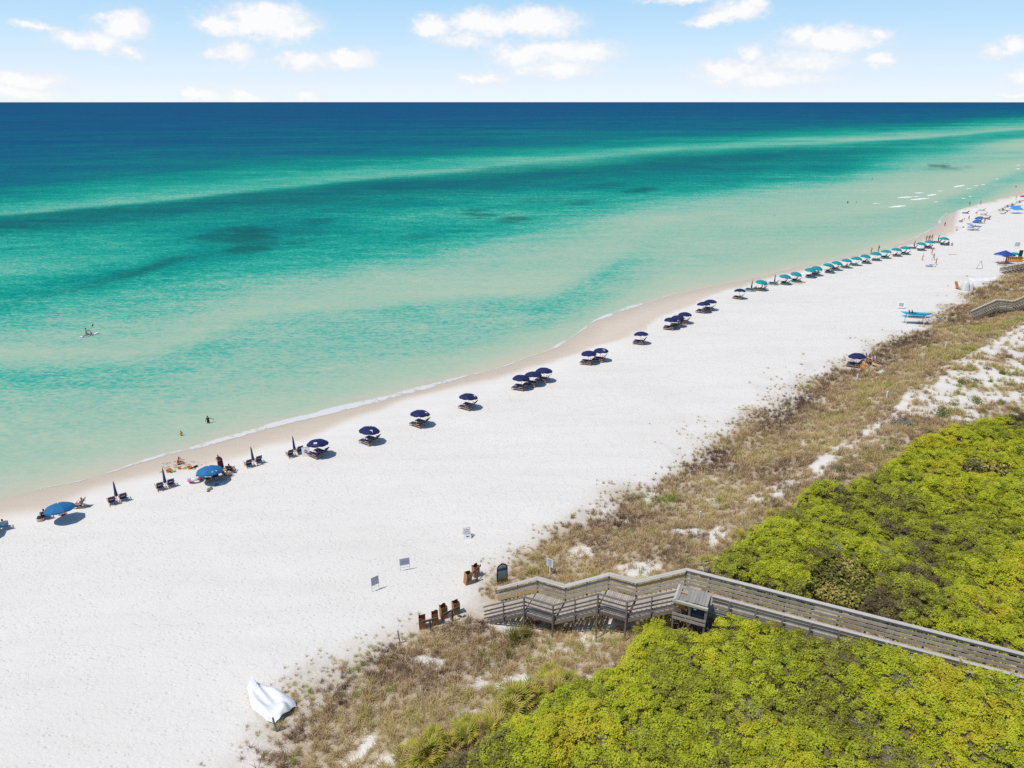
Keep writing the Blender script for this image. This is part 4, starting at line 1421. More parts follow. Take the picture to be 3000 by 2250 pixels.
def build_enclosure():
    p = WF(0, 0, 0) + Vector((WP[0], WP[1], 0))
    root = thing('trash_enclosure', 'grey plank topped trash enclosure with a square hole beside the top stair', 'enclosure', p)
    rz = math.atan2(-math.sin(WTH), math.cos(WTH))
    root.rotation_euler = (0, 0, rz)
    # local x = landward (-s), local y: towards camera is -y
    zt = 8.28
    n = 10
    x0, x1 = -EN1, -EN0
    for k in range(n):
        xa = x0 + .1 + (x1 - x0 - .1) * (k + .5) / n
        w = (x1 - x0 - .1) / n - .012
        if 1 <= k <= 2:
            MB().box((xa, -1.85, zt + .02), (w, .28, .035)).build('lid_plank', W_LID, root)
            MB().box((xa, -2.78, zt - .03), (w, .62, .035)).build('lid_plank', W_LID, root)
        else:
            MB().box((xa, -2.4, zt), (w, 1.38, .035), (R(-2.5), 0, 0)).build('lid_plank', W_LID, root)
    MB().box((x0 + .05, -2.45, zt + .02), (.12, 1.55, .04)).build('edge_plank', W_CAP, root)
    MB().box(((x0 + x1) / 2, -3.17, zt - .05), (x1 - x0 + .1, .14, .04)).build('edge_plank', W_CAP, root)
    MB().box(((x0 + x1) / 2, -3.23, zt - .12), (x1 - x0 + .1, .036, .13)).build('edge_plank', W_SLAT, root)
    MB().box((x1 + .0, -2.5, zt - .75), (.036, 1.3, 1.35)).build('side_panel', W_POST, root)
    for k in range(3):
        for j, zz in enumerate((.95, 1.25)):
            pass
    for zz in (1.02, 1.3):
        MB().box(((x0 + x1) / 2, -3.17, zt - zz), (x1 - x0, .036, .17)).build('front_board', W_SLAT, root)
    for x in (x0 + .06, (x0 + x1) / 2, x1 - .06):
        pw = Vector((p.x, p.y, 0)) + Matrix.Rotation(rz, 3, 'Z') @ Vector((x, -3.08, 0))
        zb = gz(pw.x, pw.y) - .3
        MB().box((x, -3.08, (zt - .1 + zb) / 2), (.11, .11, zt - .1 - zb)).build('post', W_POST, root)
    # dark plastic bin inside, seen through the hole and the open front
    rust = sm('orange_bin_plastic', (.55, .19, .04), .6)
    MB().box((x0 + .45, -2.25, zt - .5), (.42, .03, .8)).box((x0 + .45, -2.7, zt - .5), (.42, .03, .8)).box((x0 + .25, -2.475, zt - .5), (.03, .42, .8)).box((x0 + .65, -2.475, zt - .5), (.03, .42, .8)).build('inner_bin', rust, root)
    b = sm('blue_black_plastic', (.02, .03, .06), .4)
    MB().box((x1 - .55, -2.6, zt - .65), (.75, .8, .95), (0, 0, .05)).build('bin_body', b, root)
    MB().box((x1 - .7, -3.02, zt - .45), (.16, .006, .1)).build('bin_sticker', sm('white_sticker', (.75, .75, .73)), root)


build_enclosure()

# two more walkways further along the dune
pA = at(2839, 930)
thA = R(24)
tA = Vector((math.cos(thA), -math.sin(thA), 0))
zA = pA.z
segA = [(0, -14, zA + 4.8, zA + 4.8), (0, 3.3, zA + 4.8, zA + 2.45), (3.3, 5.6, zA + 2.45, zA + 2.45), (5.6, 8.9, zA + 2.45, zA + .1)]
oA = pA + tA * 8.9
wA = build_walk('grey wooden stairway crossing the dune at the right edge of the beach', (oA.x, oA.y), thA, segA, 0, 1.9)
pB = at(2922, 795)
zB = pB.z
segB = [(0, -12, zB + 1.9, zB + 1.9), (0, 6.5, zB + 1.9, zB + .1)]
oB = pB + tA * 6.5
wB = build_walk('farthest wooden beach ramp beside the orange rental rack', (oB.x, oB.y), R(14), segB, 0, 1.9)

# ================================================================== BEACH THINGS
ORD = ['first', 'second', 'third', 'fourth', 'fifth', 'sixth', 'seventh', 'eighth', 'ninth', 'tenth', 'eleventh', 'twelfth', 'thirteenth', 'fourteenth', 'fifteenth', 'sixteenth', 'seventeenth']
NAVY = sm('navy_fabric', (.012, .017, .085), .75, .1, 8)
NAVYC = sm('navy_sling', (.032, .042, .13), .8)
BLUE = sm('blue_fabric', (.016, .14, .32), .7, .06, 4)
BLUE2 = sm('mid_blue_fabric', (.03, .12, .36), .7)
TEAL = sm('teal_fabric', (.004, .26, .275), .7, .05, 4)
TEALC = sm('dark_teal_sling', (.012, .075, .075), .8)
LAV = sm('lavender_fabric', (.30, .30, .55), .7)
YELLOW = sm('yellow_fabric', (.75, .50, .10), .7)
MAGENTA = sm('magenta_fabric', (.55, .02, .16), .7)
ROYAL = sm('royal_blue_fabric', (.02, .065, .30), .7)
WOODL = sm('light_chair_wood', (.50, .32, .18), .7, .15, 6)
WOODO = sm('orange_wood', (.55, .23, .05), .65, .15, 6)
WHITE = sm('white_plastic', (.76, .76, .74), .5)
METAL = sm('pale_metal_pole', (.55, .53, .5), .4)
DARK = sm('black_fabric', (.015, .014, .016), .8)
PRINT = sm('pale_print', (.62, .64, .70), .7)


def canopy_mesh(r=1.1, h=.48, val=.13, n=8, sub=3, name='canopy', mats=(NAVY,), stripe=False):
    V, F, M = [(0, 0, 0)], [], []
    prof = [(.33, -.10), (.62, -.30), (.86, -.62), (1.0, -1.0)]
    m = n * sub
    for (fr, fz) in prof:
        for k in range(m):
            a = 2 * math.pi * (k / m)
            ph = (k % sub) / sub
            sag = math.sin(math.pi * ph) if sub > 1 else 0
            rr = r * fr * (1 - .055 * sag * fr)
            V.append((rr * math.cos(a), rr * math.sin(a), fz * h - .03 * sag * fr))
    for k in range(m):
        a = 2 * math.pi * k / m
        sag = math.sin(math.pi * (k % sub) / sub)
        x, y, z = V[1 + 3 * m + k]
        V.append((x * 1.005, y * 1.005, z - val * (.72 + .4 * sag)))
    for k in range(m):
        F.append([0, 1 + k, 1 + (k + 1) % m]); M.append((k // sub) % 2 if stripe else 0)
    for q in range(4):
        for k in range(m):
            a, b = 1 + q * m + k, 1 + q * m + (k + 1) % m
            F.append([a, a + m, b + m, b]); M.append((k // sub) % 2 if stripe else 0)
    me = bpy.data.meshes.new(name)
    me.from_pydata(V, [], F)
    for mm_ in mats: me.materials.append(mm_)
    me.polygons.foreach_set('material_index', M)
    me.update()
    return me


CANOPY = {}


def make_umbrella(fab, r=1.1, h=.5, height=2.0, name='beach_umbrella', mats=None, stripe=False, polem=WOODL):
    key = (fab, r, h)
    if key not in CANOPY:
        CANOPY[key] = canopy_mesh(r, h, mats=mats or (fab,), stripe=stripe)
    root = thing(name, '', 'umbrella')
    o = add('canopy', CANOPY[key], None, root, (0, 0, height))
    MB().tube([(0, 0, -.1), (0, 0, height - .03)], .022, 6).build('pole', polem, root)
    MB().lathe([(.0, .07), (.035, .05), (.05, 0), (.05, -.02)], 8).build('finial', WHITE, o)
    for k in range(8):
        a = 2 * math.pi * k / 8
        key2 = ('rib', r, h)
        if key2 not in CANOPY:
            mb = MB().tube([(.02, 0, -.04), (r * .62, 0, -.36 * h - .02), (r * .98, 0, -h - .01)], .008, 3)
            me = mb.mesh('rib'); me.materials.append(METAL); CANOPY[key2] = me
        rb = add('rib', CANOPY[key2], None, o); rb.rotation_euler = (0, 0, a)
    return root


def logo_patch(root, az, w=.34, hgt=.26, m=WHITE, rf=.8, r=1.1, h=.5):
    """small printed patch lying on a gore near its rim"""
    cz = [c for c in root.children if c.name.startswith('canopy')][0]
    f = lambda q: (r * q, np.interp(q, [0, .33, .62, .86, 1.0], [0, -.1, -.3, -.62, -1.0]) * h)
    q0, q1 = rf - hgt / r / 2, min(rf + hgt / r / 2, .99)
    d = Vector((math.cos(az), math.sin(az), 0)); s = Vector((-d.y, d.x, 0)) * w / 2
    (r0, z0), (r1, z1) = f(q0), f(q1)
    cosg = .955
    a, b = d * r0 * cosg + Vector((0, 0, z0 + .035)), d * r1 * cosg + Vector((0, 0, z1 + .035))
    MB().quad(a - s, b - s, b + s, a + s).build('logo_patch', m, cz)


def closed_umbrella(fab, height=1.95):
    root = thing('closed_umbrella', '', 'umbrella')
    MB().lathe([(.012, height + .02), (.02, height - .02), (.06, height - .25), (.10, height - .95), (.135, height - 1.42), (.11, height - 1.55), (.03, height - 1.56)], 10, wob=lambda k: 1 + .16 * (k % 2)).build('furled_canopy', fab, root)
    MB().tube([(0, 0, -.1), (0, 0, height - 1.4)], .024, 6).build('pole', WOODL, root)
    return root


def make_lounger(fab, wood=WOODL, back=50):
    """low wooden chaise; its foot points to local +Y"""
    root = thing('sun_lounger', '', 'lounger')
    f = MB()
    for x in (-.29, .29):
        f.beam((x, -.55, .27), (x, 1.15, .27), .045, .07)
    for y in (-.55, .3, 1.13):
        f.beam((-.29, y, .26), (.29, y, .26), .06, .04)
    f.build('frame', wood, root)
    lm = MB().box((0, 0, .12), (.05, .05, .26)).mesh('leg'); lm.materials.append(wood)
    for x in (-.29, .29):
        for y in (-.45, 1.05):
            add('leg', lm, None, root, (x, y, 0))
    MB().box((0, .42, .33), (.56, 1.3, .06)).build('seat_pad', fab, root)
    a = R(back)
    d = Vector((0, -math.cos(a), math.sin(a)))
    MB().beam(Vector((0, -.25, .34)), Vector((0, -.25, .34)) + d * .82, .56, .06, up=(0, 0, 1)).build('backrest', fab, root)
    arm = MB().beam((0, -.5, .55), (0, .05, .52), .07, .03).beam((0, -.02, .29), (0, -.02, .52), .04, .04).mesh('armrest'); arm.materials.append(wood)
    for x in (-.33, .33):
        add('armrest', arm, None, root, (x, 0, 0))
    return root


def make_chair(fab, wood=WOODL):
    """low slatted beach chair with a tall sling back; sits facing local +Y"""
    root = thing('beach_chair', '', 'chair')
    f = MB()
    for x in (-.29, .29):
        f.beam((x, -.25, .12), (x, .52, .30), .04, .05)
        f.beam((x, .06, .16), (x, -.48, .98), .04, .05)
        f.beam((x, -.62, .02), (x, .16, .42), .035, .045)
        f.beam((x, .48, .0), (x, .44, .5), .035, .04)
    for (y, z) in ((-.47, .97), (-.6, .03), (.52, .3)):
        f.beam((-.3, y, z), (.3, y, z), .05, .035)
    f.build('frame', wood, root)
    MB().beam((0, .02, .215), (0, -.46, .94), .54, .02).build('back_sling', fab, root)
    MB().beam((0, -.04, .19), (0, .5, .29), .54, .02).build('seat_sling', fab, root)
    p = Vector((0, -.30, .62)); d = Vector((0, -.48, .725)).normalized()
    n = Vector((0, -.725, -.48)).normalized()
    MB().beam(p + n * .018 - d * .035, p + n * .018 + d * .035, .34, .004).build('lettering_strip', PRINT, root)
    arm = MB().beam((0, -.34, .55), (0, .46, .51), .075, .025).mesh('armrest'); arm.materials.append(wood)
    for x in (-.34, .34):
        add('armrest', arm, None, root, (x, 0, 0))
    return root


P_LOUNGE = {'navy': make_lounger(NAVYC), 'teal': make_lounger(TEALC, sm('greenish_chair_frame', (.22, .27, .25), .6), 52)}
P_CHAIR = {'navy': make_chair(NAVYC), 'blue': make_chair(sm('light_blue_towel', (.16, .42, .62), .8))}
P_UMB = {'navy': make_umbrella(NAVY, 1.13, .46, 1.95), 'blue': make_umbrella(BLUE, 1.26, .5, 1.72), 'teal': make_umbrella(TEAL, 1.18, .52, 2.05, polem=METAL)}
P_SHUT = {'navy': closed_umbrella(NAVYC, 2.25), 'teal': closed_umbrella(TEALC, 2.15)}
PROTOS = list(P_LOUNGE.values()) + list(P_CHAIR.values()) + list(P_UMB.values()) + list(P_SHUT.values())


def sea_rz(x, y, bias=0.0):
    """heading that looks out to sea, square to the shore at this place"""
    P = np.array(SHORE)
    i = int(np.argmin((P[1:, 0] + P[:-1, 0] - 2 * x) ** 2 + (P[1:, 1] + P[:-1, 1] - 2 * y) ** 2))
    i = min(max(i, 3), len(P) - 5)
    d = P[min(i + 3, len(P) - 1)] - P[max(i - 2, 0)]
    return math.atan2(d[1], d[0]) + bias          # local +Y then points left of the shore direction: seaward


def set_umbrella(kind, u, v, label, group, hc=1.72, tilt=None, rz=0.0):
    p = at(u, v, hc)
    o = copy_tree(P_UMB[kind], None, p, rz, label, group)
    c = [c for c in o.children if c.name.startswith('canopy')][0]
    ax, an = tilt or (R(55), R(11))               # lean away from the wind, towards the sea
    c.rotation_euler = (Matrix.Rotation(an, 3, Vector((-math.sin(ax), math.cos(ax), 0)))).to_euler()
    return o, p


def loungers(p, kind, names, group, rz=None, gap=.48, bias=R(18), back=.0):
    rz = sea_rz(p.x, p.y, bias) if rz is None else rz
    out = []
    a = Vector((math.cos(rz), math.sin(rz), 0)); f = Vector((-math.sin(rz), math.cos(rz), 0))
    for s, nm in zip((-1, 1), names):
        if nm is None: continue
        q = p + a * gap * s * 1.05 - f * (.05 + back)
        q.z = gz(q.x, q.y)
        out.append(copy_tree(P_LOUNGE[kind], None, q, rz + s * .03, nm, group))
    return out


rgl = random.Random(12)
# ---- the navy row
NAVY_PX = [(930, 1293, 'c'), (1083, 1256, 'l'), (1231, 1208, 'r'), (1373, 1158, 'r'), (1527, 1104, None), (1562, 1093, None), (1594, 1082, None), (1725, 1033, None), (1760, 1025, 'l'), (1878, 976, None),
           (1966, 935, None), (1986, 928, None), (2007, 919, None), (2061, 888, None), (2081, 881, None), (2168, 849, None)]
where = ['leftmost single navy umbrella, right of a white sign board', 'single navy umbrella with a square white patch facing landward', 'single navy umbrella with a white patch on its right rim, two left of a trio',
         'single navy umbrella with a white patch just left of the close trio', 'left umbrella of the close navy trio', 'middle umbrella of the close navy trio', 'right umbrella of the close navy trio',
         'left umbrella of the navy pair right of the trio', 'right umbrella of the navy pair right of the trio', 'lone navy umbrella between a pair and an overlapping trio',
         'left umbrella of the overlapping navy trio near the wet sand', 'middle umbrella of the overlapping navy trio near the wet sand', 'right umbrella of the overlapping navy trio near the wet sand',
         'left umbrella of the farthest navy pair', 'right umbrella of the farthest navy pair', 'last lone navy umbrella next to the teal ones']
short = ['the leftmost single navy umbrella', 'the navy umbrella with the square landward patch', 'the navy umbrella two left of the trio', 'the navy umbrella just left of the trio', 'the left umbrella of the close trio',
         'the middle umbrella of the close trio', 'the right umbrella of the close trio', 'the left navy umbrella of the nearer pair', 'the right navy umbrella of the nearer pair', 'the lone navy umbrella beyond the pair',
         'the left umbrella of the overlapping trio', 'the middle umbrella of the overlapping trio', 'the right umbrella of the overlapping trio', 'the left navy umbrella of the far pair', 'the right navy umbrella of the far pair', 'the last lone navy umbrella']
for k, (u, v, lg) in enumerate(NAVY_PX):
    o, p = set_umbrella('navy', u, v, where[k], 'navy umbrellas along the beach', rz=rgl.uniform(0, .78), tilt=(R(70 + rgl.uniform(-20, 20)), R(10 + rgl.uniform(-3, 3))))
    o.rotation_euler[2] = {'l': R(10), 'c': R(22.5), 'r': R(0)}.get(lg, o.rotation_euler[2])
    if lg:
        logo_patch(o, {'c': R(-90), 'l': R(-67.5), 'r': R(-22.5)}[lg] - o.rotation_euler[2] if lg == 'c' else {'l': R(-77.5), 'r': R(-22.5)}[lg])
    loungers(p, 'navy', ['near navy lounger under ' + short[k], 'far navy lounger under ' + short[k]], 'navy loungers under navy umbrellas')

# ---- near left: blue umbrellas, chair pairs with shut umbrellas
U1, pU1 = set_umbrella('blue', 172, 1483, 'bright blue umbrella nearest the left edge', 'bright blue umbrellas', tilt=(R(112), R(10)), rz=R(6), hc=1.5)
U2, pU2 = set_umbrella('blue', 613, 1372, 'bright blue umbrella beside the family with toys', 'bright blue umbrellas', tilt=(R(105), R(9)), rz=R(4), hc=1.5)
for o, az in ((U1, R(-157.5)), (U2, R(-45))):
    c = [c for c in o.children if c.name.startswith('canopy')][0]
    d = Vector((math.cos(az), math.sin(az), 0)); s = Vector((-d.y, d.x, 0))
    for j, (w, off) in enumerate(((.10, -.22), (.34, .06))):
        ctr = d * 1.03 + s * off + Vector((0, 0, -.315))
        n = Vector((d.x * .8, d.y * .8, .6)); t = (Vector((0, 0, 1)) - n * n.z).normalized() * .055
        MB().quad(ctr - s * w / 2 - t, ctr + s * w / 2 - t, ctr + s * w / 2 + t, ctr - s * w / 2 + t).build('lettering_strip', WHITE, c)
# the next umbrella, mostly outside the left edge: its shade falls into view
set_umbrella('blue', -62, 1525, 'blue umbrella just outside the left edge casting shade into view', 'bright blue umbrellas', tilt=(R(40), R(12)))


def chair(u, v, label, kind='navy', rz=None, bias=0.0, group='navy beach chairs'):
    p = at(u, v)
    return copy_tree(P_CHAIR[kind], None, p, sea_rz(p.x, p.y, bias) if rz is None else rz, label, group), p


def shut(u, v, kind, label, group):
    p = at(u, v)
    o = copy_tree(P_SHUT[kind], None, p, rgl.uniform(0, 6), label, group)
    o.rotation_euler[1] = R(rgl.uniform(-3, 3)); o.rotation_euler[0] = R(rgl.uniform(-2, 3))


for nm, c1, c2, um in [('the pair right of the leftmost blue umbrella', (330, 1478), (363, 1467), (345, 1472)), ('the pair left of the family with toys', (470, 1436), (502, 1426), (487, 1434)),
                       ('the pair right of the family with toys', (729, 1367), (758, 1357), (745, 1366)), ('the pair left of the white sign board', (851, 1338), (878, 1328), (866, 1336))]:
    chair(*c1, 'left navy beach chair of ' + nm)
    chair(*c2, 'right navy beach chair of ' + nm)
    shut(*um, 'navy', 'furled navy umbrella standing between the chairs of ' + nm, 'furled navy umbrellas')
chair(134, 1520, 'navy beach chair with a person left of the leftmost blue umbrella')
chair(238, 1488, 'navy beach chair seen from its side right of the leftmost blue umbrella', bias=R(55))
chair(14, 1549, 'beach chair draped with a light blue towel at the left edge', 'blue', group='towel draped chairs')
chair(632, 1404, 'navy beach chair under the right hand blue umbrella')
chair(676, 1384, 'navy beach chair turned sideways right of the right hand blue umbrella', bias=R(-35))
chair(662, 1399, 'low navy seat in front of the sideways chair', bias=R(-60))

# ---- teal row
TEAL_PX = [(2233, 826), (2302, 809), (2334, 802), (2376, 790), (2395, 785), (2430, 776), (2454, 770), (2482, 762.5), (2510, 756), (2537, 750), (2568, 742), (2597, 736), (2628, 730), (2653, 725), (2701, 714), (2725, 708), (2767, 698.5)]
for k, (u, v) in enumerate(TEAL_PX):
    pos = ORD[k] + ' teal umbrella counted from the navy end'
    o, p = set_umbrella('teal', u, v, 'open ' + pos + ' of the row', 'teal umbrellas along the beach', tilt=(R(20 + rgl.uniform(-50, 50)), R(rgl.uniform(3, 9) + (8 if k == 5 else 0))), rz=rgl.uniform(0, .8))
    loungers(p, 'teal', ['near teal lounger under the ' + pos, 'far teal lounger under the ' + pos], 'teal loungers under teal umbrellas', back=rgl.uniform(-.2, .5))
for k, (u, v, nm) in enumerate([(2200, 852, 'gap after the last navy umbrella'), (2268, 834, 'gap after the first teal umbrella'), (2676, 729, 'gap after the fourteenth teal umbrella'), (2747, 712, 'gap before the last teal umbrella')]):
    shut(u, v, 'teal', 'furled teal umbrella in the ' + nm, 'furled teal umbrellas')
    p = at(u, v)
    loungers(p, 'teal', ['near teal lounger beside the furled umbrella of the ' + nm, 'far teal lounger beside the furled umbrella of the ' + nm], 'teal loungers by furled umbrellas')

# ---- umbrellas further along
FAR = {'m': make_umbrella(BLUE2, 1.2, .5, 2.0), 'l': make_umbrella(LAV, 1.12, .5, 1.9), 's': make_umbrella(YELLOW, 1.02, .55, 1.9, mats=(YELLOW, BLUE), stripe=True), 'p': make_umbrella(MAGENTA, 1.1, .5, 2.0)}
PROTOS += list(FAR.values())
P_UMB.update(FAR)
for (u, v, kd, an, lab) in [(2867.6, 637, 'm', 14, 'rear mid blue umbrella of a close pair on the far beach'), (2861, 646.5, 'm', 16, 'front mid blue umbrella of a close pair on the far beach'), (2846, 657, 'l', -22, 'lavender umbrella in front of the mid blue pair'),
                            (2935, 611, 's', 34, 'nearest yellow and blue striped umbrella'), (2949, 602, 's', 30, 'middle yellow and blue striped umbrella'), (2963, 597.5, 's', 28, 'third yellow and blue striped umbrella'),
                            (2985, 589, 's', 20, 'farthest small yellow and blue striped umbrella'), (2998, 574, 'p', 6, 'magenta umbrella at the far right edge')]:
    set_umbrella(kd, u, v, lab, {'m': 'mid blue umbrellas', 's': 'striped umbrellas'}.get(kd), tilt=(R(160), R(an)))
p = at(2867, 650); loungers(p, 'navy', ['near lounger beneath the mid blue umbrella pair', 'far lounger beneath the mid blue umbrella pair'], 'loungers of the mid blue pair')
p = at(2846, 668); loungers(p, 'navy', ['near lounger below the lavender umbrella', None], 'lounger of the lavender umbrella')
p = at(2830, 626); loungers(p, 'teal', ['red draped lounger on the far beach near the water', 'second lounger on the far beach near the water'], 'loungers near the water')
p = at(2877, 618); loungers(p, 'teal', ['pale lounger behind the mid blue pair', None], None)
p = at(2882, 630); loungers(p, 'navy', ['lounger just behind the rear mid blue umbrella', None], None)
p = at(2892, 642); loungers(p, 'navy', ['near lounger right of the mid blue pair', 'far lounger right of the mid blue pair'], 'loungers right of the mid blue pair')
p = at(2858, 675); loungers(p, 'navy', ['dark folding seat on the sand below the lavender umbrella', None], None)
p = at(2933, 617); loungers(p, 'navy', ['reddish lounger under the nearest striped umbrella', None], None)
p = at(2966, 603); loungers(p, 'navy', ['lounger under the third striped umbrella', None], None)
p = at(2815, 650); copy_tree(P_CHAIR['navy'], None, p, .6, 'single chair facing the sea left of the mid blue pair')

# blue sunshade sail on poles
p = at(2974, 625)
r = thing('sun_canopy', 'flat light blue sunshade stretched on thin poles at the far right', 'canopy', p, .1)
MB().box((0, 0, 0), (3.6, 2.6, .04), (R(24), 0, 0)).build('shade_cloth', sm('sky_blue_cloth', (.07, .27, .75), .7), r, loc=(0, 0, 1.75))
for x, y, z in ((-1.75, -1.15, 1.25), (1.75, -1.15, 1.25), (-1.75, 1.15, 2.25), (1.75, 1.15, 2.25)):
    MB().tube([(x, y, -.1), (x, y, z)], .025, 5).build('pole', METAL, r)

# ---- rental stand at the right edge
p = at(2937, 772)
r = thing('market_umbrella', 'large square royal blue market umbrella shading a lounger', 'umbrella', p, R(18))
mb = MB()
w = 1.75
for k in range(4):
    a, b = k * math.pi / 2 + math.pi / 4, (k + 1) * math.pi / 2 + math.pi / 4
    A, B = Vector((math.cos(a) * w * 1.2, math.sin(a) * w * 1.2, 2.05)), Vector((math.cos(b) * w * 1.2, math.sin(b) * w * 1.2, 2.05))
    T = Vector((0, 0, 3.0)); i = len(mb.v)
    mb.v += [tuple(T), tuple(A), tuple(B), tuple(A - Vector((0, 0, .22))), tuple(B - Vector((0, 0, .22)))]
    mb.face([i, i + 1, i + 2]); mb.face([i + 1, i + 3, i + 4, i + 2])
mb.build('canopy', ROYAL, r)
MB().tube([(0, 0, -.1), (0, 0, 2.98)], .035, 6).build('pole', METAL, r)
for az in (-90, -180):
    d = Vector((math.cos(R(az)), math.sin(R(az)), 0)); s = Vector((-d.y, d.x, 0)); c = d * (w * 1.2 * .7071 + .012) + Vector((0, 0, 1.94))
    MB().quad(c - s * .7 - Vector((0, 0, .05)), c + s * .7 - Vector((0, 0, .05)), c + s * .7 + Vector((0, 0, .06)), c - s * .7 + Vector((0, 0, .06))).build('lettering_strip', PRINT, r)
loungers(at(2937, 776), 'navy', ['dark lounger with a person under the square market umbrella', None], None)
p = at(2968, 768)
r = thing('rental_rack', 'long orange slatted rental rack beyond the market umbrella', 'rack', p, R(-4))
for k in range(9):
    MB().box((-1.6 + k * .42, 0, .62), (.34, .05, 1.15), (R(-14), 0, 0)).build('slat', WOODO, r)
MB().box((.1, 0, 1.2), (3.8, .3, .06)).build('top_board', WOODO, r)
MB().box((.1, -.13, .1), (3.8, .06, .12)).build('base_board', WOODO, r)
p = at(2970, 757)
o = MB().lathe([(.02, .5), (.6, .42), (1.0, .2), (1.05, .05)], 8).build('umbrella_top', TEAL, None, loc=(p.x, p.y, p.z + .9)); tag(o, 'teal umbrella canopy lying on the orange rack', 'umbrella')
p = at(2985, 764)
o = MB().box((0, 0, 1.2), (.7, .35, 2.4)).box((0, -.19, 1.5), (.5, .03, 1.2)).build('teal_locker', TEALC, None, loc=p); tag(o, 'upright dark teal board locker behind the ramp', 'locker')
p = at(2997, 764)
o = MB().beam((-1.6, 0, .4), (1.6, 0, .55), .7, .12).beam((-1.6, .3, .6), (1.6, .3, .75), .7, .1).build('surfboards', sm('pale_yellow_board', (.75, .62, .25), .4), None, loc=p); tag(o, 'pale yellow boards stacked at the right edge', 'surfboard')
for k, (u, v) in enumerate([(2975, 792), (2988, 790)]):
    p = at(u, v)
    o = MB().lathe([(.0, .75), (.34, .75), (.38, .6), (.38, .0)], 10).lathe([(.36, .78), (.4, .72), (.36, .68)], 10).build('round_bale', sm('tan_basket', (.50, .30, .13), .9, .2, 5), None, loc=p)
    tag(o, ('left' if k == 0 else 'right') + ' tan barrel on the sand below the far ramp', 'barrel', 'tan barrels')

# triangle frame, faint signs
p = at(2869, 788)
r = thing('triangle_frame', 'thin grey triangular frame standing alone on the sand', 'frame', p)
MB().tube([(-.75, 0, 0), (.05, 0, 1.75)], .045, 5).build('bar', sm('grey_metal', (.25, .26, .28), .5), r)
MB().tube([(.05, 0, 1.75), (.7, 0, 0)], .045, 5).build('bar', MATS['grey_metal'], r)
MB().tube([(-.75, 0, .05), (.7, 0, .05)], .04, 5).build('bar', MATS['grey_metal'], r)


def notice(u, v, rz, w, h, z0, label, face, frame=None, legs=True, text=None, back=None, legm=METAL, tilt=0.0):
    p = at(u, v)
    r = thing('notice_board', label, 'sign', p, rz)
    o = MB().box((0, 0, z0 + h / 2), (w, .025, h)).build('panel', face, r)
    if legs:
        lm = MB().tube([(0, 0, -.15), (0, 0, z0 + h)], .018, 5).mesh('leg'); lm.materials.append(legm)
        for x in (-w / 2 + .02, w / 2 - .02):
            add('leg', lm, None, r, (x, .02, 0))
        MB().tube([(-w / 2, .02, z0 - .22), (w / 2, .02, z0 - .22)], .014, 5).build('crossbar', legm, r)
    return r, p


GREYP = sm('grey_panel', (.42, .44, .49), .6, .08, 6)
r, p = notice(1101, 1733, R(38), .62, .72, .52, 'grey notice board on thin legs, nearer to the camera of two', GREYP)
r, p = notice(1187, 1672, R(18), .78, .62, .52, 'grey notice board with faint printing, farther of two alike', GREYP)
MB().box((0, -.015, .82), (.56, .004, .3)).build('printed_area', sm('faint_print', (.34, .35, .42), .7), r)


def small_text(body, size, parent, loc, rot, m, name='lettering'):
    cu = bpy.data.curves.new(name, 'FONT')
    cu.body = body; cu.size = size; cu.align_x = 'CENTER'; cu.align_y = 'CENTER'; cu.extrude = .002
    t = bpy.data.objects.new(name, cu)
    COL.objects.link(t)
    me = bpy.data.meshes.new_from_object(t.evaluated_get(bpy.context.evaluated_depsgraph_get()))
    bpy.data.objects.remove(t)
    me.materials.clear(); me.materials.append(m)
    o = bpy.data.objects.new(name, me)
    o.parent = parent; o.location = loc; o.rotation_euler = rot
    COL.objects.link(o)
    return o


INK = sm('black_ink', (.03, .03, .035), .7)
# A-frame sign with an arrow pointing left
p = at(1368, 1574)
r = thing('a_frame_sign', 'white folding sign with dark lettering and an arrow pointing left', 'sign', p, R(14))
for sgn in (-1, 1):
    MB().box((0, sgn * .24, .42), (.62, .025, .96), (R(-24) * sgn * -1, 0, 0)).build('panel', WHITE, r)
fr = (R(90 - 24), 0, 0)
nrm = Vector((0, -math.cos(R(24)), math.sin(R(24)))); upv = Vector((0, math.sin(R(24)), math.cos(R(24))))
cen = Vector((0, -.24, .42)) + nrm * .018
for k, tx in enumerate(['PUBLIC', 'BEACH', 'ACCESS']):
    small_text(tx, .15, r, cen + upv * (.34 - .16 * k), fr, INK)
a = cen - upv * .22
ax = Vector((1, 0, 0))
mb = MB()
mb.quad(a - ax * .02 - upv * .025, a + ax * .16 - upv * .025, a + ax * .16 + upv * .025, a - ax * .02 + upv * .025)
i = len(mb.v); mb.v += [tuple(a - ax * .15), tuple(a - upv * .075), tuple(a + upv * .075)]; mb.face([i, i + 1, i + 2])
mb.build('arrow', INK, r)
MB().tube([(.33, -.1, .1), (.46, -.02, .22), (.44, .06, .05)], .02, 5).build('handle', INK, r)

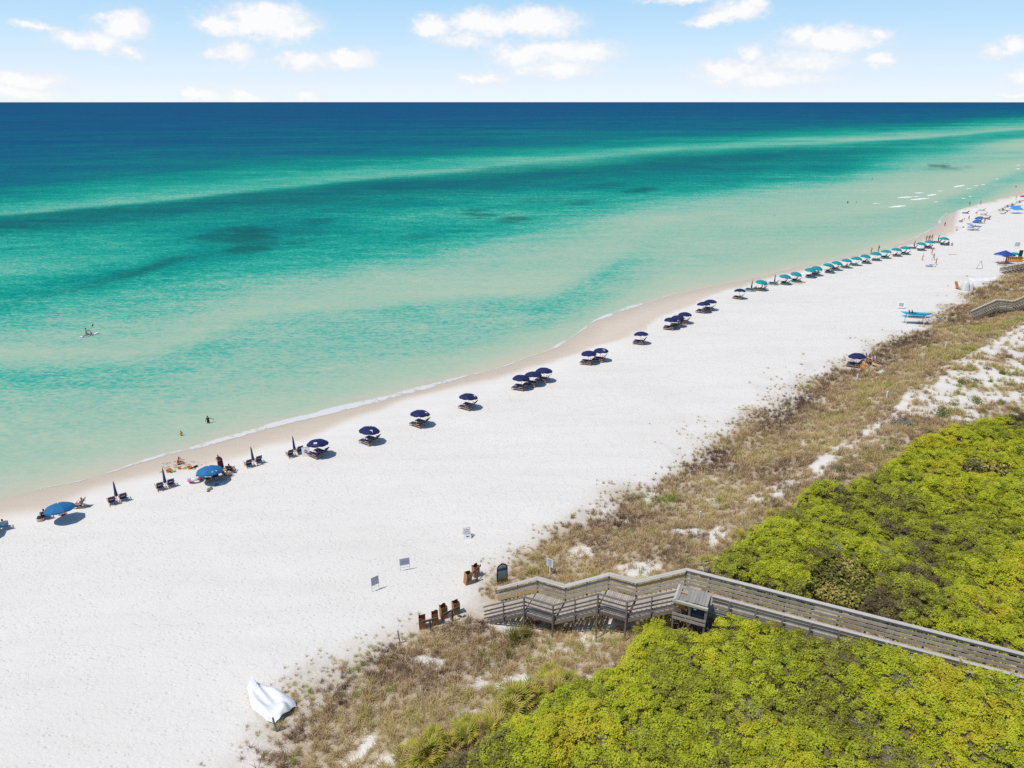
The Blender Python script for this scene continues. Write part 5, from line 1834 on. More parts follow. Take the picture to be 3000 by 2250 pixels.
# white folding board with the red disc between the chairs
p = at(897, 1334)
r = thing('a_frame_sign', 'white folding sign with a round red symbol between chairs and navy umbrella', 'sign', p, R(16))
for sgn in (-1, 1):
    MB().box((0, sgn * .2, .45), (.78, .025, 1.0), (R(16) * sgn, 0, 0)).build('panel', WHITE, r)
nrm = Vector((0, -math.cos(R(16)), math.sin(R(16)))); upv = Vector((0, math.sin(R(16)), math.cos(R(16))))
cen = Vector((0, -.2, .55)) + nrm * .016
ring = []
REDI = sm('sign_red', (.50, .02, .05), .6)
mb = MB()
ring = []
for k in range(20):
    t = 2 * math.pi * k / 20
    ring.append(len(mb.v)); mb.v.append(tuple(cen + (Vector((1, 0, 0)) * math.cos(t) + upv * math.sin(t)) * .16))
mb.face(ring)
mb.build('red_disc', REDI, r)
c2 = cen + nrm * .004
MB().quad(c2 - Vector((.11, 0, 0)) - upv * .025, c2 + Vector((.11, 0, 0)) - upv * .025, c2 + Vector((.11, 0, 0)) + upv * .025, c2 - Vector((.11, 0, 0)) + upv * .025).build('white_bar', WHITE, r)

# arched board with a beach picture
p = at(1472, 1712)
r = thing('arched_board', 'tall black arched board with a blue seascape picture in the grass', 'sign', p, R(22))


def arch(w, h, y, m, name, z0=0.0, band=None, parent=None):
    pts = [(-w / 2, z0), (w / 2, z0), (w / 2, h - w / 2)]
    for k in range(1, 12):
        t = math.pi * k / 12
        pts.append((w / 2 * math.cos(t), h - w / 2 + w / 2 * math.sin(t)))
    pts.append((-w / 2, h - w / 2))
    mb = MB(); n = len(pts)
    mb.v = [(x, y, z) for x, z in pts] + [(x, y + .05, z) for x, z in pts]
    mb.face(list(range(n))); mb.face(list(range(2 * n - 1, n - 1, -1)))
    for k in range(n): mb.face([k, k + n, (k + 1) % n + n, (k + 1) % n])
    return mb.build(name, m, parent)


arch(.86, 1.75, 0, DARK, 'frame', -.1, None, r)
m, nt, N, L, b = node_mat('beach_picture')
tc = N.new('ShaderNodeTexCoord'); sp = N.new('ShaderNodeSeparateXYZ'); L.new(tc.outputs['Object'], sp.inputs[0])
nzz = N.new('ShaderNodeTexNoise'); nzz.inputs['Scale'].default_value = 5; L.new(tc.outputs['Object'], nzz.inputs['Vector'])
hh = math_node(N, L, 'ADD', sp.outputs['Z'], math_node(N, L, 'MULTIPLY', math_node(N, L, 'SUBTRACT', nzz.outputs[0], .5), .3))
rp = ramp_node(N, [(0, (.05, .05, .06)), (.16, (.03, .03, .04)), (.24, (.26, .27, .32)), (.5, (.30, .34, .42)), (.66, (.25, .38, .42)), (.70, (.03, .06, .16)), (.79, (.04, .10, .20)), (.82, (.36, .40, .48)), (1, (.45, .45, .5))])
L.new(math_node(N, L, 'DIVIDE', hh, 1.7), rp.inputs[0]); L.new(rp.outputs[0], b.inputs['Base Color'])
arch(.70, 1.66, -.012, m, 'picture', .12, None, r)

# white sign on a post in the grass
p = at(1610, 1684)
r = thing('post_sign', 'white sign with fine blue lettering on a white post in the grass', 'sign', p, R(-38))
MB().box((0, .05, .62), (.09, .09, 1.45)).build('post', WHITE, r)
MB().box((0, 0, 1.12), (.62, .02, .72)).build('panel', WHITE, r)
BL = sm('blue_ink', (.10, .2, .38), .7)
for k in range(6):
    MB().box((random.Random(k).uniform(-.03, .03), -.012, 1.38 - .1 * k), ((.4, .46, .34, .44, .3, .4)[k], .003, .045)).build('text_line', BL, r)

# framed white sign far off, faint one
r, p = notice(2639, 905, R(-20), 1.15, 1.15, .15, 'square white framed sign standing left of the kayak rack', WHITE)
r.rotation_euler = (R(-22), 0, R(-20))
MB().box((0, -.016, .72), (.75, .004, .65)).build('printed_area', sm('grey_print', (.38, .38, .38), .7), r)
r, p = notice(2978, 728, R(3), 1.3, 1.0, .5, 'faint pale sign far off near the right edge', sm('pale_panel', (.55, .56, .56), .7))

# ---- marker stakes
STK = sm('grey_stake', (.36, .33, .30), .9, .2, 5)
for (u, v, h, w, mname, lab) in [(811, 2143, 1.15, .09, STK, 'grey wooden stake in front of the covered boat'), (1172, 1886, 1.15, .085, sm('pale_stake', (.48, .47, .46), .8), 'grey stake left of the four brown bins'), (1528, 2030, .85, .12, sm('blue_grey_stake', (.30, .48, .62), .6), 'pale blue tube stake among the grass in front'),
                                 (2051, 1526, .95, .11, WHITE, 'white tube stake in the dune grass below the upper scrub'), (2510, 1122, 1.25, .15, WHITE, 'white stake in the grass below the navy lounger stack'), (2597, 1172, 1.0, .15, WHITE, 'short white stake in mid dune grass'),
                                 (2768, 1028, 1.2, .13, WHITE, 'white stake near the white sand hollow')]:
    p = at(u, v)
    o = MB().box((0, 0, h / 2 - .15), (w, w, h + .3)).build('stake', mname, None, loc=p); o.rotation_euler = (R(2), R(-5), R(20))
    tag(o, lab, 'stake', 'marker stakes')

# ---- brown litter bins on rails
BIN = sm('brown_bin_board', (.36, .19, .09), .85, .2, 4)
BIN2 = sm('rust_brown_bin', (.25, .11, .055), .85, .2, 4)
INS = sm('bin_inside', (.20, .06, .025), .9)
RAIL = sm('bin_rail_wood', (.17, .125, .10), .9, .2, 4)


def litter_bin(u, v, m, label, rz, h=.95, w=.46, tilt=(0, 0), mark=False):
    p = at(u, v)
    r = thing('litter_bin', label, 'bin', p, rz, 'brown litter bins')
    r.rotation_euler = (tilt[0], tilt[1], rz)
    rg = random.Random(int(u))
    for k in range(4):
        M_ = Matrix.Rotation(k * math.pi / 2, 4, 'Z')
        mb = MB()
        pts = [(-w / 2, -.12), (w / 2, -.12), (w / 2 * 1.04, h + rg.uniform(-.05, .05)), (w * .2, h + rg.uniform(-.09, .0)), (-w * .15, h + rg.uniform(-.02, .06)), (-w / 2 * 1.04, h + rg.uniform(-.05, .05))]
        n = len(pts)
        mb.v = [tuple(M_ @ Vector((x, -w / 2 * (1 + .04 * max(z, 0)), z))) for x, z in pts] + [tuple(M_ @ Vector((x * .93, -w / 2 * .92 * (1 + .04 * max(z, 0)), z))) for x, z in pts]
        mb.mat(0).face(list(range(n)))
        mb.mat(1).face(list(range(2 * n - 1, n - 1, -1)))
        mb.mat(0)
        for j in range(n): mb.face([j, j + n, (j + 1) % n + n, (j + 1) % n])
        mb.build('side_board', [m, INS], r)
    MB().box((0, 0, .15), (w * .9, w * .9, .03)).build('bottom', INS, r)
    if mark:
        for a, b in (((-.08, .62), (-.08, .35)), ((.06, .66), (.06, .30)), ((-.13, .5), (.12, .55)), ((-.12, .3), (.02, .25))):
            MB().beam((a[0], -w / 2 - .018, a[1]), (b[0], -w / 2 - .018, b[1]), .03, .004, up=(0, 1, 0)).build('painted_mark', INK, r)
    return r


def bin_rail(u0, v0, u1, v1, zz, post_uv, label):
    a, b = at(u0, v0), at(u1, v1)
    r = thing('bin_rail', label, 'rail', a, 0, 'bin rails')
    za = zz
    MB().beam((0, 0, za), (b.x - a.x, b.y - a.y, b.z - a.z + za), .05, .16).build('rail_board', RAIL, r)
    for (u, v) in post_uv:
        q = at(u, v)
        MB().box((q.x - a.x, q.y - a.y, q.z - a.z + za / 2 - .1), (.12, .12, za + .35), (0, 0, R(25))).build('post', RAIL, r)
    return r


litter_bin(1238, 1840, BIN2, 'leftmost rust brown bin of the row of four', R(8))
litter_bin(1275, 1828, BIN2, 'second rust brown bin from the left in the row of four', R(8))
litter_bin(1300, 1812, BIN, 'third bin from the left, taller brown, in the row of four', R(26), 1.02)
litter_bin(1336, 1797, BIN, 'rightmost light brown bin of the row of four', R(26), 1.0)
bin_rail(1236, 1855, 1286, 1841, .84, [(1261, 1849)], 'low dark rail joining the two left bins of the four')
bin_rail(1300, 1832, 1347, 1811, .92, [(1326, 1821)], 'dark rail joining the two right bins of the four')
litter_bin(1369, 1712, BIN, 'front brown bin with dark painted marks near the arched board', R(30), .98, .46, (R(3), R(6)), True)
litter_bin(1394, 1688, BIN, 'rear brown bin of the slanting pair near the arched board', R(30), .95)
bin_rail(1378, 1716, 1409, 1684, .85, [(1398, 1706)], 'slanting rail between the two bins near the arched board')
p = at(1352, 1808)
o = MB().tube([(-.28, .1, .05), (-.1, .0, .1), (.0, -.05, .05)], .07, 6).tube([(.1, -.05, .04), (.25, .1, .09)], .07, 6).build('litter', sm('dull_litter', (.10, .10, .11), .9), None, loc=p); tag(o, 'small dark litter lying right of the bins', 'litter')

# ---- boat under a white cover
pb = at(790, 2062)
r = thing('covered_boat', 'small boat under a creased white tarpaulin on the sand', 'boat', pb, R(-39))
NL, NWd = 29, 22
V = []
for i in range(NL + 1):
    s = i / NL                                         # bow (sea side) to stern
    x = -2.1 + 3.85 * s
    half = .86 * (.34 + .66 * sstep(0, .5, s)) * (1 - .18 * sstep(.85, 1, s))
    peak = .62 * math.exp(-((s - .12) / .16) ** 2) + .50 * math.exp(-((s - .90) / .16) ** 2) + .36
    for j in range(NWd + 1):
        t = -1 + 2 * j / NWd
        ridge = math.exp(-(abs(t - .1) / (.14 + .55 * abs(s - .5))) ** 1.3)
        rim = .36 + .22 * math.exp(-((abs(t) - .72) / .25) ** 2) * math.exp(-((s - .62) / .25) ** 2)
        z = rim + (peak - rim) * ridge * (0.25 + .75 * max(math.exp(-((s - .10) / .16) ** 2), math.exp(-((s - .92) / .14) ** 2)))
        z *= 1 - .30 * abs(t) ** 3
        z += .06 * math.sin(9 * t + 5 * s) * (1 - abs(t)) + .05 * (float(fbm(np.array([s * 7.]), np.array([t * 4.]), 301, 3)[0]) - .5) * 2
        if j in (0, NWd): z = .12 + .10 * math.sin(11 * s) * .5 + .10 * sstep(.6, 1, s)
        if i == 0: z *= .25
        if i == NL: z = min(z, .3 + .1 * (1 - abs(t)))
        V.append((x + (.05 * math.sin(6 * t) if i in (0, NL) else 0), half * t * (1.12 if j in (0, NWd) else 1), max(z, .04)))
idx = np.arange((NL + 1) * (NWd + 1)).reshape(NL + 1, NWd + 1)
F = np.stack([idx[:-1, :-1], idx[1:, :-1], idx[1:, 1:], idx[:-1, 1:]], -1).reshape(-1, 4)
me = np_mesh('tarpaulin', np.array(V), F, True)
add('tarpaulin', me, sm('white_tarpaulin', (.72, .72, .73), .55), r)
mb = MB()
mb.lathe([(.70, .30), (.64, .05), (.5, .0), (.02, .0)], 12, (.95, 0, .02)); mb.box((.2, 0, .10), (2.2, 1.1, .18))
mb.build('hull', sm('tan_hull', (.36, .26, .2), .7), r)

# ---- kayak rack
p = at(2677, 950)
r = thing('kayak_rack', 'white pipe rack carrying kayaks at the dune edge', 'rack', p, R(-12))
for x in (-1.35, 1.35):
    for y in (-.45, .45):
        MB().tube([(x, y, -.2), (x, y, 1.75)], .055, 6).build('upright', WHITE, r)
    for z in (.95, 1.5):
        MB().tube([(x, -.55, z), (x, .55, z)], .05, 6).build('crossbar', WHITE, r)
M0 = Matrix.Rotation(R(-12), 4, 'Z')


def kayak(z, y, m, label, seats, L_=4.6):
    q = p + (M0 @ Vector((.1, y, z)))
    k = thing('kayak', label, 'kayak', q, R(-12), 'kayaks on the rack')
    pts, rs = [], []
    mb = MB(); n = 14
    rings = []
    for i in range(n + 1):
        t = -1 + 2 * i / n
        w = .42 * (1 - abs(t) ** 2.4) + .015; h = .18 * (1 - abs(t) ** 3) + .02
        ring = []
        for j in range(10):
            a = 2 * math.pi * j / 10
            ring.append(len(mb.v)); mb.v.append((t * L_ / 2, w * math.cos(a), h * math.sin(a) + .18 * t * t * abs(t)))
        rings.append(ring)
    for A, B in zip(rings[:-1], rings[1:]):
        for j in range(10): mb.face([A[j], B[j], B[(j + 1) % 10], A[(j + 1) % 10]])
    mb.face(rings[0]); mb.face(rings[-1][::-1])
    mb.build('hull', m, k, True)
    for x in seats:
        MB().box((x, 0, .38), (.07, .42, .5), (0, R(-14), 0)).build('seat_back', DARK, k)
        MB().box((x + .4, 0, .19), (.55, .5, .05)).build('cockpit', sm('dark_cockpit', (.02, .05, .09), .6), k)


kayak(1.74, -.22, sm('blue_kayak', (.02, .25, .52), .35), 'bright blue kayak with two black seat backs on top', (-1.25, -.8))
kayak(1.72, .5, sm('cyan_kayak', (.10, .50, .62), .35), 'light cyan kayak on the top level behind the bright blue one', (), 4.9)
kayak(1.16, .1, sm('seafoam_kayak', (.34, .66, .60), .4), 'pale seafoam kayak on the lower level of the rack', (), 5.0)

# ---- brown chair and white wrapped heap at the dune edge
p = at(2806, 847)
r = thing('wooden_chair', 'brown wooden slat chair on the sand beside a white wrapped heap', 'chair', p, R(200))
for k in range(4):
    MB().beam((-.3 + .2 * k, -.2, .3), (-.3 + .2 * k, -.75, 1.35), .17, .03).build('back_slat', WOODO, r)
MB().box((0, .15, .34), (.8, .75, .04)).build('seat', WOODO, r)
for x in (-.42, .42):
    MB().box((x, .1, .55), (.12, .8, .03)).build('armrest', WOODO, r)
    MB().box((x, .42, .27), (.06, .06, .55)).build('leg', WOODO, r)
p = at(2832, 850)
mb = MB()
mb.lathe([(.02, 1.85), (.3, 1.8), (.42, 1.5), (.62, 1.25), (.6, .8), (.8, .4), (.8, 0)], 14, (-.35, 0, 0), wob=lambda k: 1 + .22 * math.sin(k * 2.4))
mb.lathe([(.02, 1.55), (.3, 1.45), (.5, .9), (.6, 0)], 14, (.65, .1, 0), wob=lambda k: 1 + .14 * math.sin(k * 1.7 + 1))
o = mb.build('wrapped_heap', sm('white_wrap', (.66, .66, .63), .6), None, True, loc=p); tag(o, 'lumpy heap wrapped in white sheeting at the dune edge', 'heap')
p = at(2880, 822)
mb = MB()
V = []
for i in range(17):
    for j in range(9):
        x, y = -2.6 + 5.2 * i / 16, -1.1 + 2.2 * j / 8
        z = .30 + .55 * sstep(.3, 1, i / 16) * (.6 + .4 * math.sin(j * .8)) + .08 * math.sin(i * 1.3 + j)
        if i in (0, 16) or j in (0, 8): z = .03
        V.append((x, y, z))
idx = np.arange(17 * 9).reshape(17, 9)
F = np.stack([idx[:-1, :-1], idx[1:, :-1], idx[1:, 1:], idx[:-1, 1:]], -1).reshape(-1, 4)
o = add('white_sheet', np_mesh('white_sheet', np.array(V), F, True), MATS['white_tarpaulin'], loc=p); tag(o, 'low white tarpaulin spread over gear near the far dune edge', 'tarpaulin')

# ---- navy umbrella with stacked loungers by the dune
o, p = set_umbrella('navy', 2511, 1040, 'navy umbrella by the dune grass beside the stacked loungers', 'navy umbrellas along the beach', tilt=(R(100), R(7)), rz=.3)
loungers(p, 'navy', ['near lounger under the navy umbrella by the dune grass', 'far lounger under the navy umbrella by the dune grass'], 'loungers by the dune grass', rz=R(60))
p = at(2549, 1072)
for k in range(4):
    c = copy_tree(P_LOUNGE['navy'], None, p + Vector((.30 * k - .2, -.34 * k + .6, .40)), R(35), ['rearmost', 'second from the rear', 'third from the rear', 'frontmost'][k] + ' navy lounger of the four stacked on edge by the dune grass', 'stacked navy loungers')
    c.rotation_euler = (R(-24), R(0), R(-118))
p = at(2528, 1082)
r = thing('wooden_slat_panel', 'orange brown slatted panel leaning on the stacked loungers', 'panel', p, R(-25))
for k in range(5):
    MB().box((-.32 + .16 * k, 0, .42), (.13, .03, 1.05), (R(-38), 0, 0)).build('slat', WOODO, r)
MB().box((0, .1, .62), (.8, .04, .06), (R(-38), 0, 0)).build('rail', WOODO, r)
p = at(2580, 1074)
r = thing('lumber_boards', 'pale tan boards lying fanned out beside the stacked loungers', 'boards', p, R(-30))
for k in range(5):
    MB().box((0, 0, .12 + .02 * k), (2.3, .16, .04), (0, R(6), R(-8 + 5 * k))).build('board', sm('pale_lumber', (.62, .44, .27), .8, .1, 4), r, loc=(0, -.45 + .22 * k, 0))

# ---- things round the family
p = at(572, 1412)
r = thing('inflatable_ring', 'striped pink white and blue inflatable lying by the black chair', 'inflatable', p, R(30))
cols = [sm('inflatable_pink', (.80, .16, .25), .35), sm('inflatable_white', (.75, .78, .82), .35), sm('inflatable_blue', (.10, .40, .75), .35)]
mb = MB(); n1, n2 = 24, 10
for i in range(n1):
    for j in range(n2):
        a, b = 2 * math.pi * i / n1, 2 * math.pi * j / n2
        rr = .42 + .19 * math.cos(b)
        mb.v.append((rr * math.cos(a) * 1.15, rr * math.sin(a), .19 + .19 * math.sin(b)))
for i in range(n1):
    for j in range(n2):
        mb.mat([0, 1, 0, 2, 1, 0][(i // 4) % 6] if j % 5 < 3 else 1 if i % 8 < 3 else 0)
        mb.face([i * n2 + j, ((i + 1) % n1) * n2 + j, ((i + 1) % n1) * n2 + (j + 1) % n2, i * n2 + (j + 1) % n2])
o = mb.build('tube', cols, r, True); o.rotation_euler = (R(-24), 0, 0); o.location = (0, 0, .12)
r = thing('folding_chair', 'dark brown folding chair tipped over beside the striped inflatable', 'chair', at(592, 1404), R(65))
DB = sm('dark_brown_fabric', (.035, .02, .022), .8)
MB().beam((0, 0, .35), (0, -.25, .92), .55, .05).build('backrest', DB, r)
MB().beam((0, 0, .33), (0, .5, .38), .55, .05).build('seat', DB, r)
for x in (-.25, .25):
    MB().tube([(x, -.25, 0), (x, .45, .6)], .018, 5).build('leg', DARK, r)
    MB().tube([(x, .45, 0), (x, -.2, .85)], .018, 5).build('leg', DARK, r)
r = thing('beach_bag', 'tan beach bag in the shade of the right hand blue umbrella', 'bag', at(612, 1412), R(20))
MB().lathe([(.05, .0), (.26, .02), (.3, .2), (.24, .38), (.2, .36), (.0, .2)], 12).build('body', sm('tan_canvas', (.25, .19, .12), .9), r, True)
MB().tube([(-.15, 0, .36), (-.1, 0, .55), (.1, 0, .55), (.15, 0, .36)], .015, 5).build('handle', DARK, r)
r = thing('beach_bag', 'open brown topped bag beside the person at the leftmost blue umbrella', 'bag', at(120, 1526), R(30))
MB().lathe([(.05, .0), (.3, .02), (.33, .2), (.28, .3)], 12).build('body', sm('beige_canvas', (.52, .45, .36), .9), r, True)
MB().lathe([(.0, .52), (.2, .46), (.28, .3)], 12).build('contents', sm('brown_towel', (.06, .035, .025), .9), r, True)
r = thing('side_table', 'low yellow topped table between sideways chair and standing person', 'table', at(657, 1388), R(25))
MB().box((0, 0, .38), (.6, .45, .03)).build('table_top', sm('mustard_top', (.45, .34, .06), .6), r)
for x in (-.24, .24):
    MB().tube([(x, -.18, 0), (x, .18, .37)], .015, 5).build('leg', WOODL, r)
    MB().tube([(x, .18, 0), (x, -.18, .37)], .015, 5).build('leg', WOODL, r)


def clutter(u, v, cols_, label, cat, n=3, s=.16, name='sand_toy', seed=0, group=None):
    p = at(u, v); rg = random.Random(seed)
    r = thing(name, label, cat, p, rg.uniform(0, 6), group)
    for k in range(n):
        x, y = rg.uniform(-.2, .2), rg.uniform(-.2, .2)
        q = rg.uniform(.7, 1.2) * s
        if k % 2 == 0:
            o = MB().lathe([(.0, 0), (q * .6, 0), (q * .85, q * 1.1), (q * .78, q * 1.1), (q * .5, .03)], 10, (x, y, 0)).build('bucket', cols_[k % len(cols_)], r)
        else:
            o = MB().box((x, y, q * .3), (q * 2.4, q * .5, q * .25), (R(10), R(-12), rg.uniform(0, 3))).box((x + q * .9, y, q * .4), (q, q * .9, q * .12), (0, R(-12), 0)).build('spade', cols_[k % len(cols_)], r)


C = lambda n, r_, g_, b_: sm(n, (r_, g_, b_), .5)
OR_, GR_, RD_, YL_, BLK_ = C('toy_orange', .80, .22, .03), C('toy_green', .08, .40, .05), C('toy_coral', .75, .15, .10), C('toy_yellow', .75, .50, .05), C('toy_black', .03, .03, .04)
clutter(496, 1381, [OR_, YL_], 'orange and yellow sand toys left of the child in red', 'toys', 3, .22, seed=1)
clutter(503, 1383, [GR_], 'green sand toy right next to the orange and yellow toys', 'toy', 2, .2, seed=2)
clutter(524, 1375, [OR_, YL_], 'small yellow bucket below the child in red', 'toy', 1, .2, seed=3)
clutter(544, 1371, [YL_, GR_], 'olive yellow spade right of the child in red', 'toy', 2, .17, seed=4)
clutter(560, 1372, [RD_, OR_, YL_], 'coral and orange buckets left of the blue umbrella', 'toys', 4, .22, seed=5)
clutter(572, 1370, [BLK_, RD_], 'black and red toy at the right end of the toys', 'toy', 3, .18, seed=6)
p = at(527, 1366)
rs = np.random.RandomState(6)
mb = MB()
for k in range(46):
    a = rs.uniform(0, 6.28); d = rs.uniform(.3, 2.1)
    x, y = d * math.cos(a) * 1.3, d * math.sin(a) * .8; s = rs.uniform(.05, .16)
    zz = gz(p.x + x, p.y + y) - p.z
    mb.lathe([(s * 1.7, -.02 + zz), (s, s * .55 + zz), (.01, s * .8 + zz)], 6, (x, y, 0))
o = mb.build('sand_heaps', sm('turned_damp_sand', (.40, .35, .27), .95, .1, 5), None, True, loc=p); tag(o, 'dug up lumps of damp sand around the child in red', 'sand', None, 'stuff')
for k, (u, v, cs, lab) in enumerate([(648, 1418, (sm('pale_blue_towel', (.35, .5, .58), .9), sm('grey_bag', (.2, .2, .2), .9)), 'pale blue towel and dark shoes dropped on the sand below the chair'), (616, 1434, (sm('olive_cloth', (.20, .2, .12), .9), sm('dark_red_shoes', (.25, .04, .06), .8)), 'olive cloth and red sandals lying alone on the sand')]):
    p = at(u, v)
    r = thing('dropped_clothes', lab, 'clothes', p, k)
    MB().lathe([(.28, -.02), (.24, .1), (.1, .16), (.0, .15)], 9, (0, 0, 0), wob=lambda q: 1 + .25 * math.sin(q * 2.1)).build('cloth', cs[0], r, True)
    for x in (-.3, -.42):
        MB().box((x, -.15 + x * .3, .04), (.1, .26, .07), (0, 0, .4)).build('shoe', cs[1], r)
# inflatable boat, towels further along
p = at(2726, 781)
r = thing('inflatable_ring', 'grey and white inflatable ring lying on the sand below the ball players', 'inflatable', p)
mb = MB()
for i in range(20):
    for j in range(8):
        a, b = 2 * math.pi * i / 20, 2 * math.pi * j / 8
        rr = .75 + .2 * math.cos(b); mb.v.append((rr * math.cos(a) * 1.2, rr * math.sin(a) * .9, .2 + .2 * math.sin(b)))
for i in range(20):
    for j in range(8):
        mb.mat(i // 5 % 2); mb.face([i * 8 + j, ((i + 1) % 20) * 8 + j, ((i + 1) % 20) * 8 + (j + 1) % 8, i * 8 + (j + 1) % 8])
mb.build('tube', [sm('inflatable_grey', (.32, .32, .42), .4), WHITE], r, True)
for (u, v, w, l, m_, lab) in [(2792, 746, 2.0, .8, sm('pink_towel', (.65, .32, .28), .9), 'pale pink towel laid on open sand right of the ball players'), (2337, 832, 1.9, .7, sm('tan_towel', (.6, .48, .42), .9), 'tan towel with a sunbather below the second and third teal umbrellas'), (2895, 632, 1.6, .7, sm('rose_towel', (.7, .35, .4), .9), 'rose towel right of the rear mid blue umbrella')]:
    p = at(u, v)
    V = []
    for i in range(9):
        for j in range(5):
            V.append((-w / 2 + w * i / 8, -l / 2 + l * j / 4, .03 + .02 * math.sin(i * 1.9 + j)))
    idx = np.arange(45).reshape(9, 5)
    F = np.stack([idx[:-1, :-1], idx[1:, :-1], idx[1:, 1:], idx[:-1, 1:]], -1).reshape(-1, 4)
    o = add('beach_towel', np_mesh('beach_towel', np.array(V), F, True), m_, loc=p); tag(o, lab, 'towel')
# dropped dark bits along the far beach
for k, (u, v) in enumerate([(2803, 675), (2822, 667), (2945, 624), (2950, 621)]):
    p = at(u, v)
    o = MB().lathe([(.25, 0), (.22, .22), (.05, .32), (0, .3)], 8).build('beach_bag', sm('dark_bag', (.09, .1, .09), .9), None, True, loc=p)
    tag(o, ['small dark bag at the edge of the dry sand near the wading person', 'small dark bag left of the lavender umbrella', 'left small bag in front of the striped umbrellas', 'right small bag in front of the striped umbrellas'][k], 'bag')
for r in PROTOS:
    for c in list(r.children):
        for g in list(c.children): bpy.data.objects.remove(g)
        bpy.data.objects.remove(c)
    bpy.data.objects.remove(r)

# ================================================================== PEOPLE
SKIN = [sm('skin_a', (.50, .27, .18), .55), sm('skin_b', (.42, .21, .13), .55), sm('skin_c', (.26, .12, .07), .55)]
HAIRM = [sm('dark_hair', (.025, .016, .012), .7), sm('blond_hair', (.38, .27, .13), .7)]
POSE = {}


def pose_mesh(name, J, mirror=True):
    """body from joints: each entry (name, parent, xyz, radius, region)"""
    if name in POSE: return POSE[name]
    names = [j[0] for j in J]
    me = bpy.data.meshes.new('pose')
    me.from_pydata([j[2] for j in J], [(names.index(j[1]), i) for i, j in enumerate(J) if j[1]], [])
    o = bpy.data.objects.new('pose', me)
    COL.objects.link(o)
    sk = o.modifiers.new('skin', 'SKIN'); sk.use_smooth_shade = True
    ss = o.modifiers.new('sub', 'SUBSURF'); ss.levels = 1; ss.render_levels = 1
    for i, j in enumerate(J):
        s = me.skin_vertices[0].data[i]
        s.radius = (j[3], j[3]) if isinstance(j[3], (int, float)) else j[3]
        s.use_root = (i == 0)
    dg = bpy.context.evaluated_depsgraph_get()
    res = bpy.data.meshes.new_from_object(o.evaluated_get(dg))
    bpy.data.objects.remove(o)
    P = {j[0]: Vector(j[2]) for j in J}
    segs = [(P[j[1]], P[j[0]], j[4]) for j in J if j[1]]
    reg = []
    head = P['head']; up = (P['head'] - P['neck']).normalized()
    for p in res.polygons:
        c = p.center
        best, lab = 1e9, 0
        for a, b, l in segs:
            d = b - a
            t = max(0, min(1, (c - a).dot(d) / max(d.length_squared, 1e-9)))
            q = (c - a - d * t).length
            if q < best: best, lab = q, l
        if lab == 3:
            rel = c - head
            lab = 3 if (rel.dot(up) > .035 or rel.y < -.03) else 0
        reg.append(lab)
    POSE[name] = (res, reg)
    return POSE[name]


def J_stand(kind='stand', arm='down'):
    """joints of an adult 1.72 m tall facing +Y; regions 0 skin 1 top 2 bottom 3 hair"""
    w = {'stand': (0, 0), 'walk': (.28, -.26), 'stride': (.42, -.38), 'wade': (.05, -.02)}[kind]
    J = [('pelvis', None, (0, 0, .93), .135, 2), ('waist', 'pelvis', (0, .0, 1.08), .115, 1), ('chest', 'waist', (0, .0, 1.30), .145, 1), ('neck', 'chest', (0, .0, 1.47), .055, 0), ('head', 'neck', (0, .025, 1.60), .095, 3), ('crown', 'head', (0, .015, 1.69), .06, 3)]
    A = {'down': ((.26, .02, 1.13), (.27, .10, .88)), 'bent': ((.27, -.03, 1.13), (.22, .20, 1.02)), 'out': ((.42, .05, 1.22), (.62, .15, 1.05)), 'up': ((.36, .06, 1.52), (.30, .14, 1.76)), 'swing': ((.26, .16, 1.15), (.24, .34, 1.02)), 'front': ((.24, .16, 1.16), (.10, .34, 1.2))}
    arms = arm if isinstance(arm, tuple) else (arm, arm)
    for s, n, am in ((-1, 'l', arms[0]), (1, 'r', arms[1])):
        e, h = A[am]
        J += [('sh' + n, 'chest', (s * .18, 0, 1.40), .06, 1), ('el' + n, 'sh' + n, (s * e[0], e[1], e[2]), .043, 0), ('wr' + n, 'el' + n, (s * h[0], h[1], h[2]), .03, 0), ('ha' + n, 'wr' + n, (s * h[0], h[1] + .05, h[2] - .08), .03, 0)]
    for s, n, f in ((-1, 'l', w[0]), (1, 'r', w[1])):
        J += [('hi' + n, 'pelvis', (s * .10, 0, .86), .09, 2), ('kn' + n, 'hi' + n, (s * .11, f * .55 + .02, .48), .062, 0), ('an' + n, 'kn' + n, (s * .11, f, .08), .042, 0), ('to' + n, 'an' + n, (s * .12, f + .16, .03), .035, 0)]
    return J


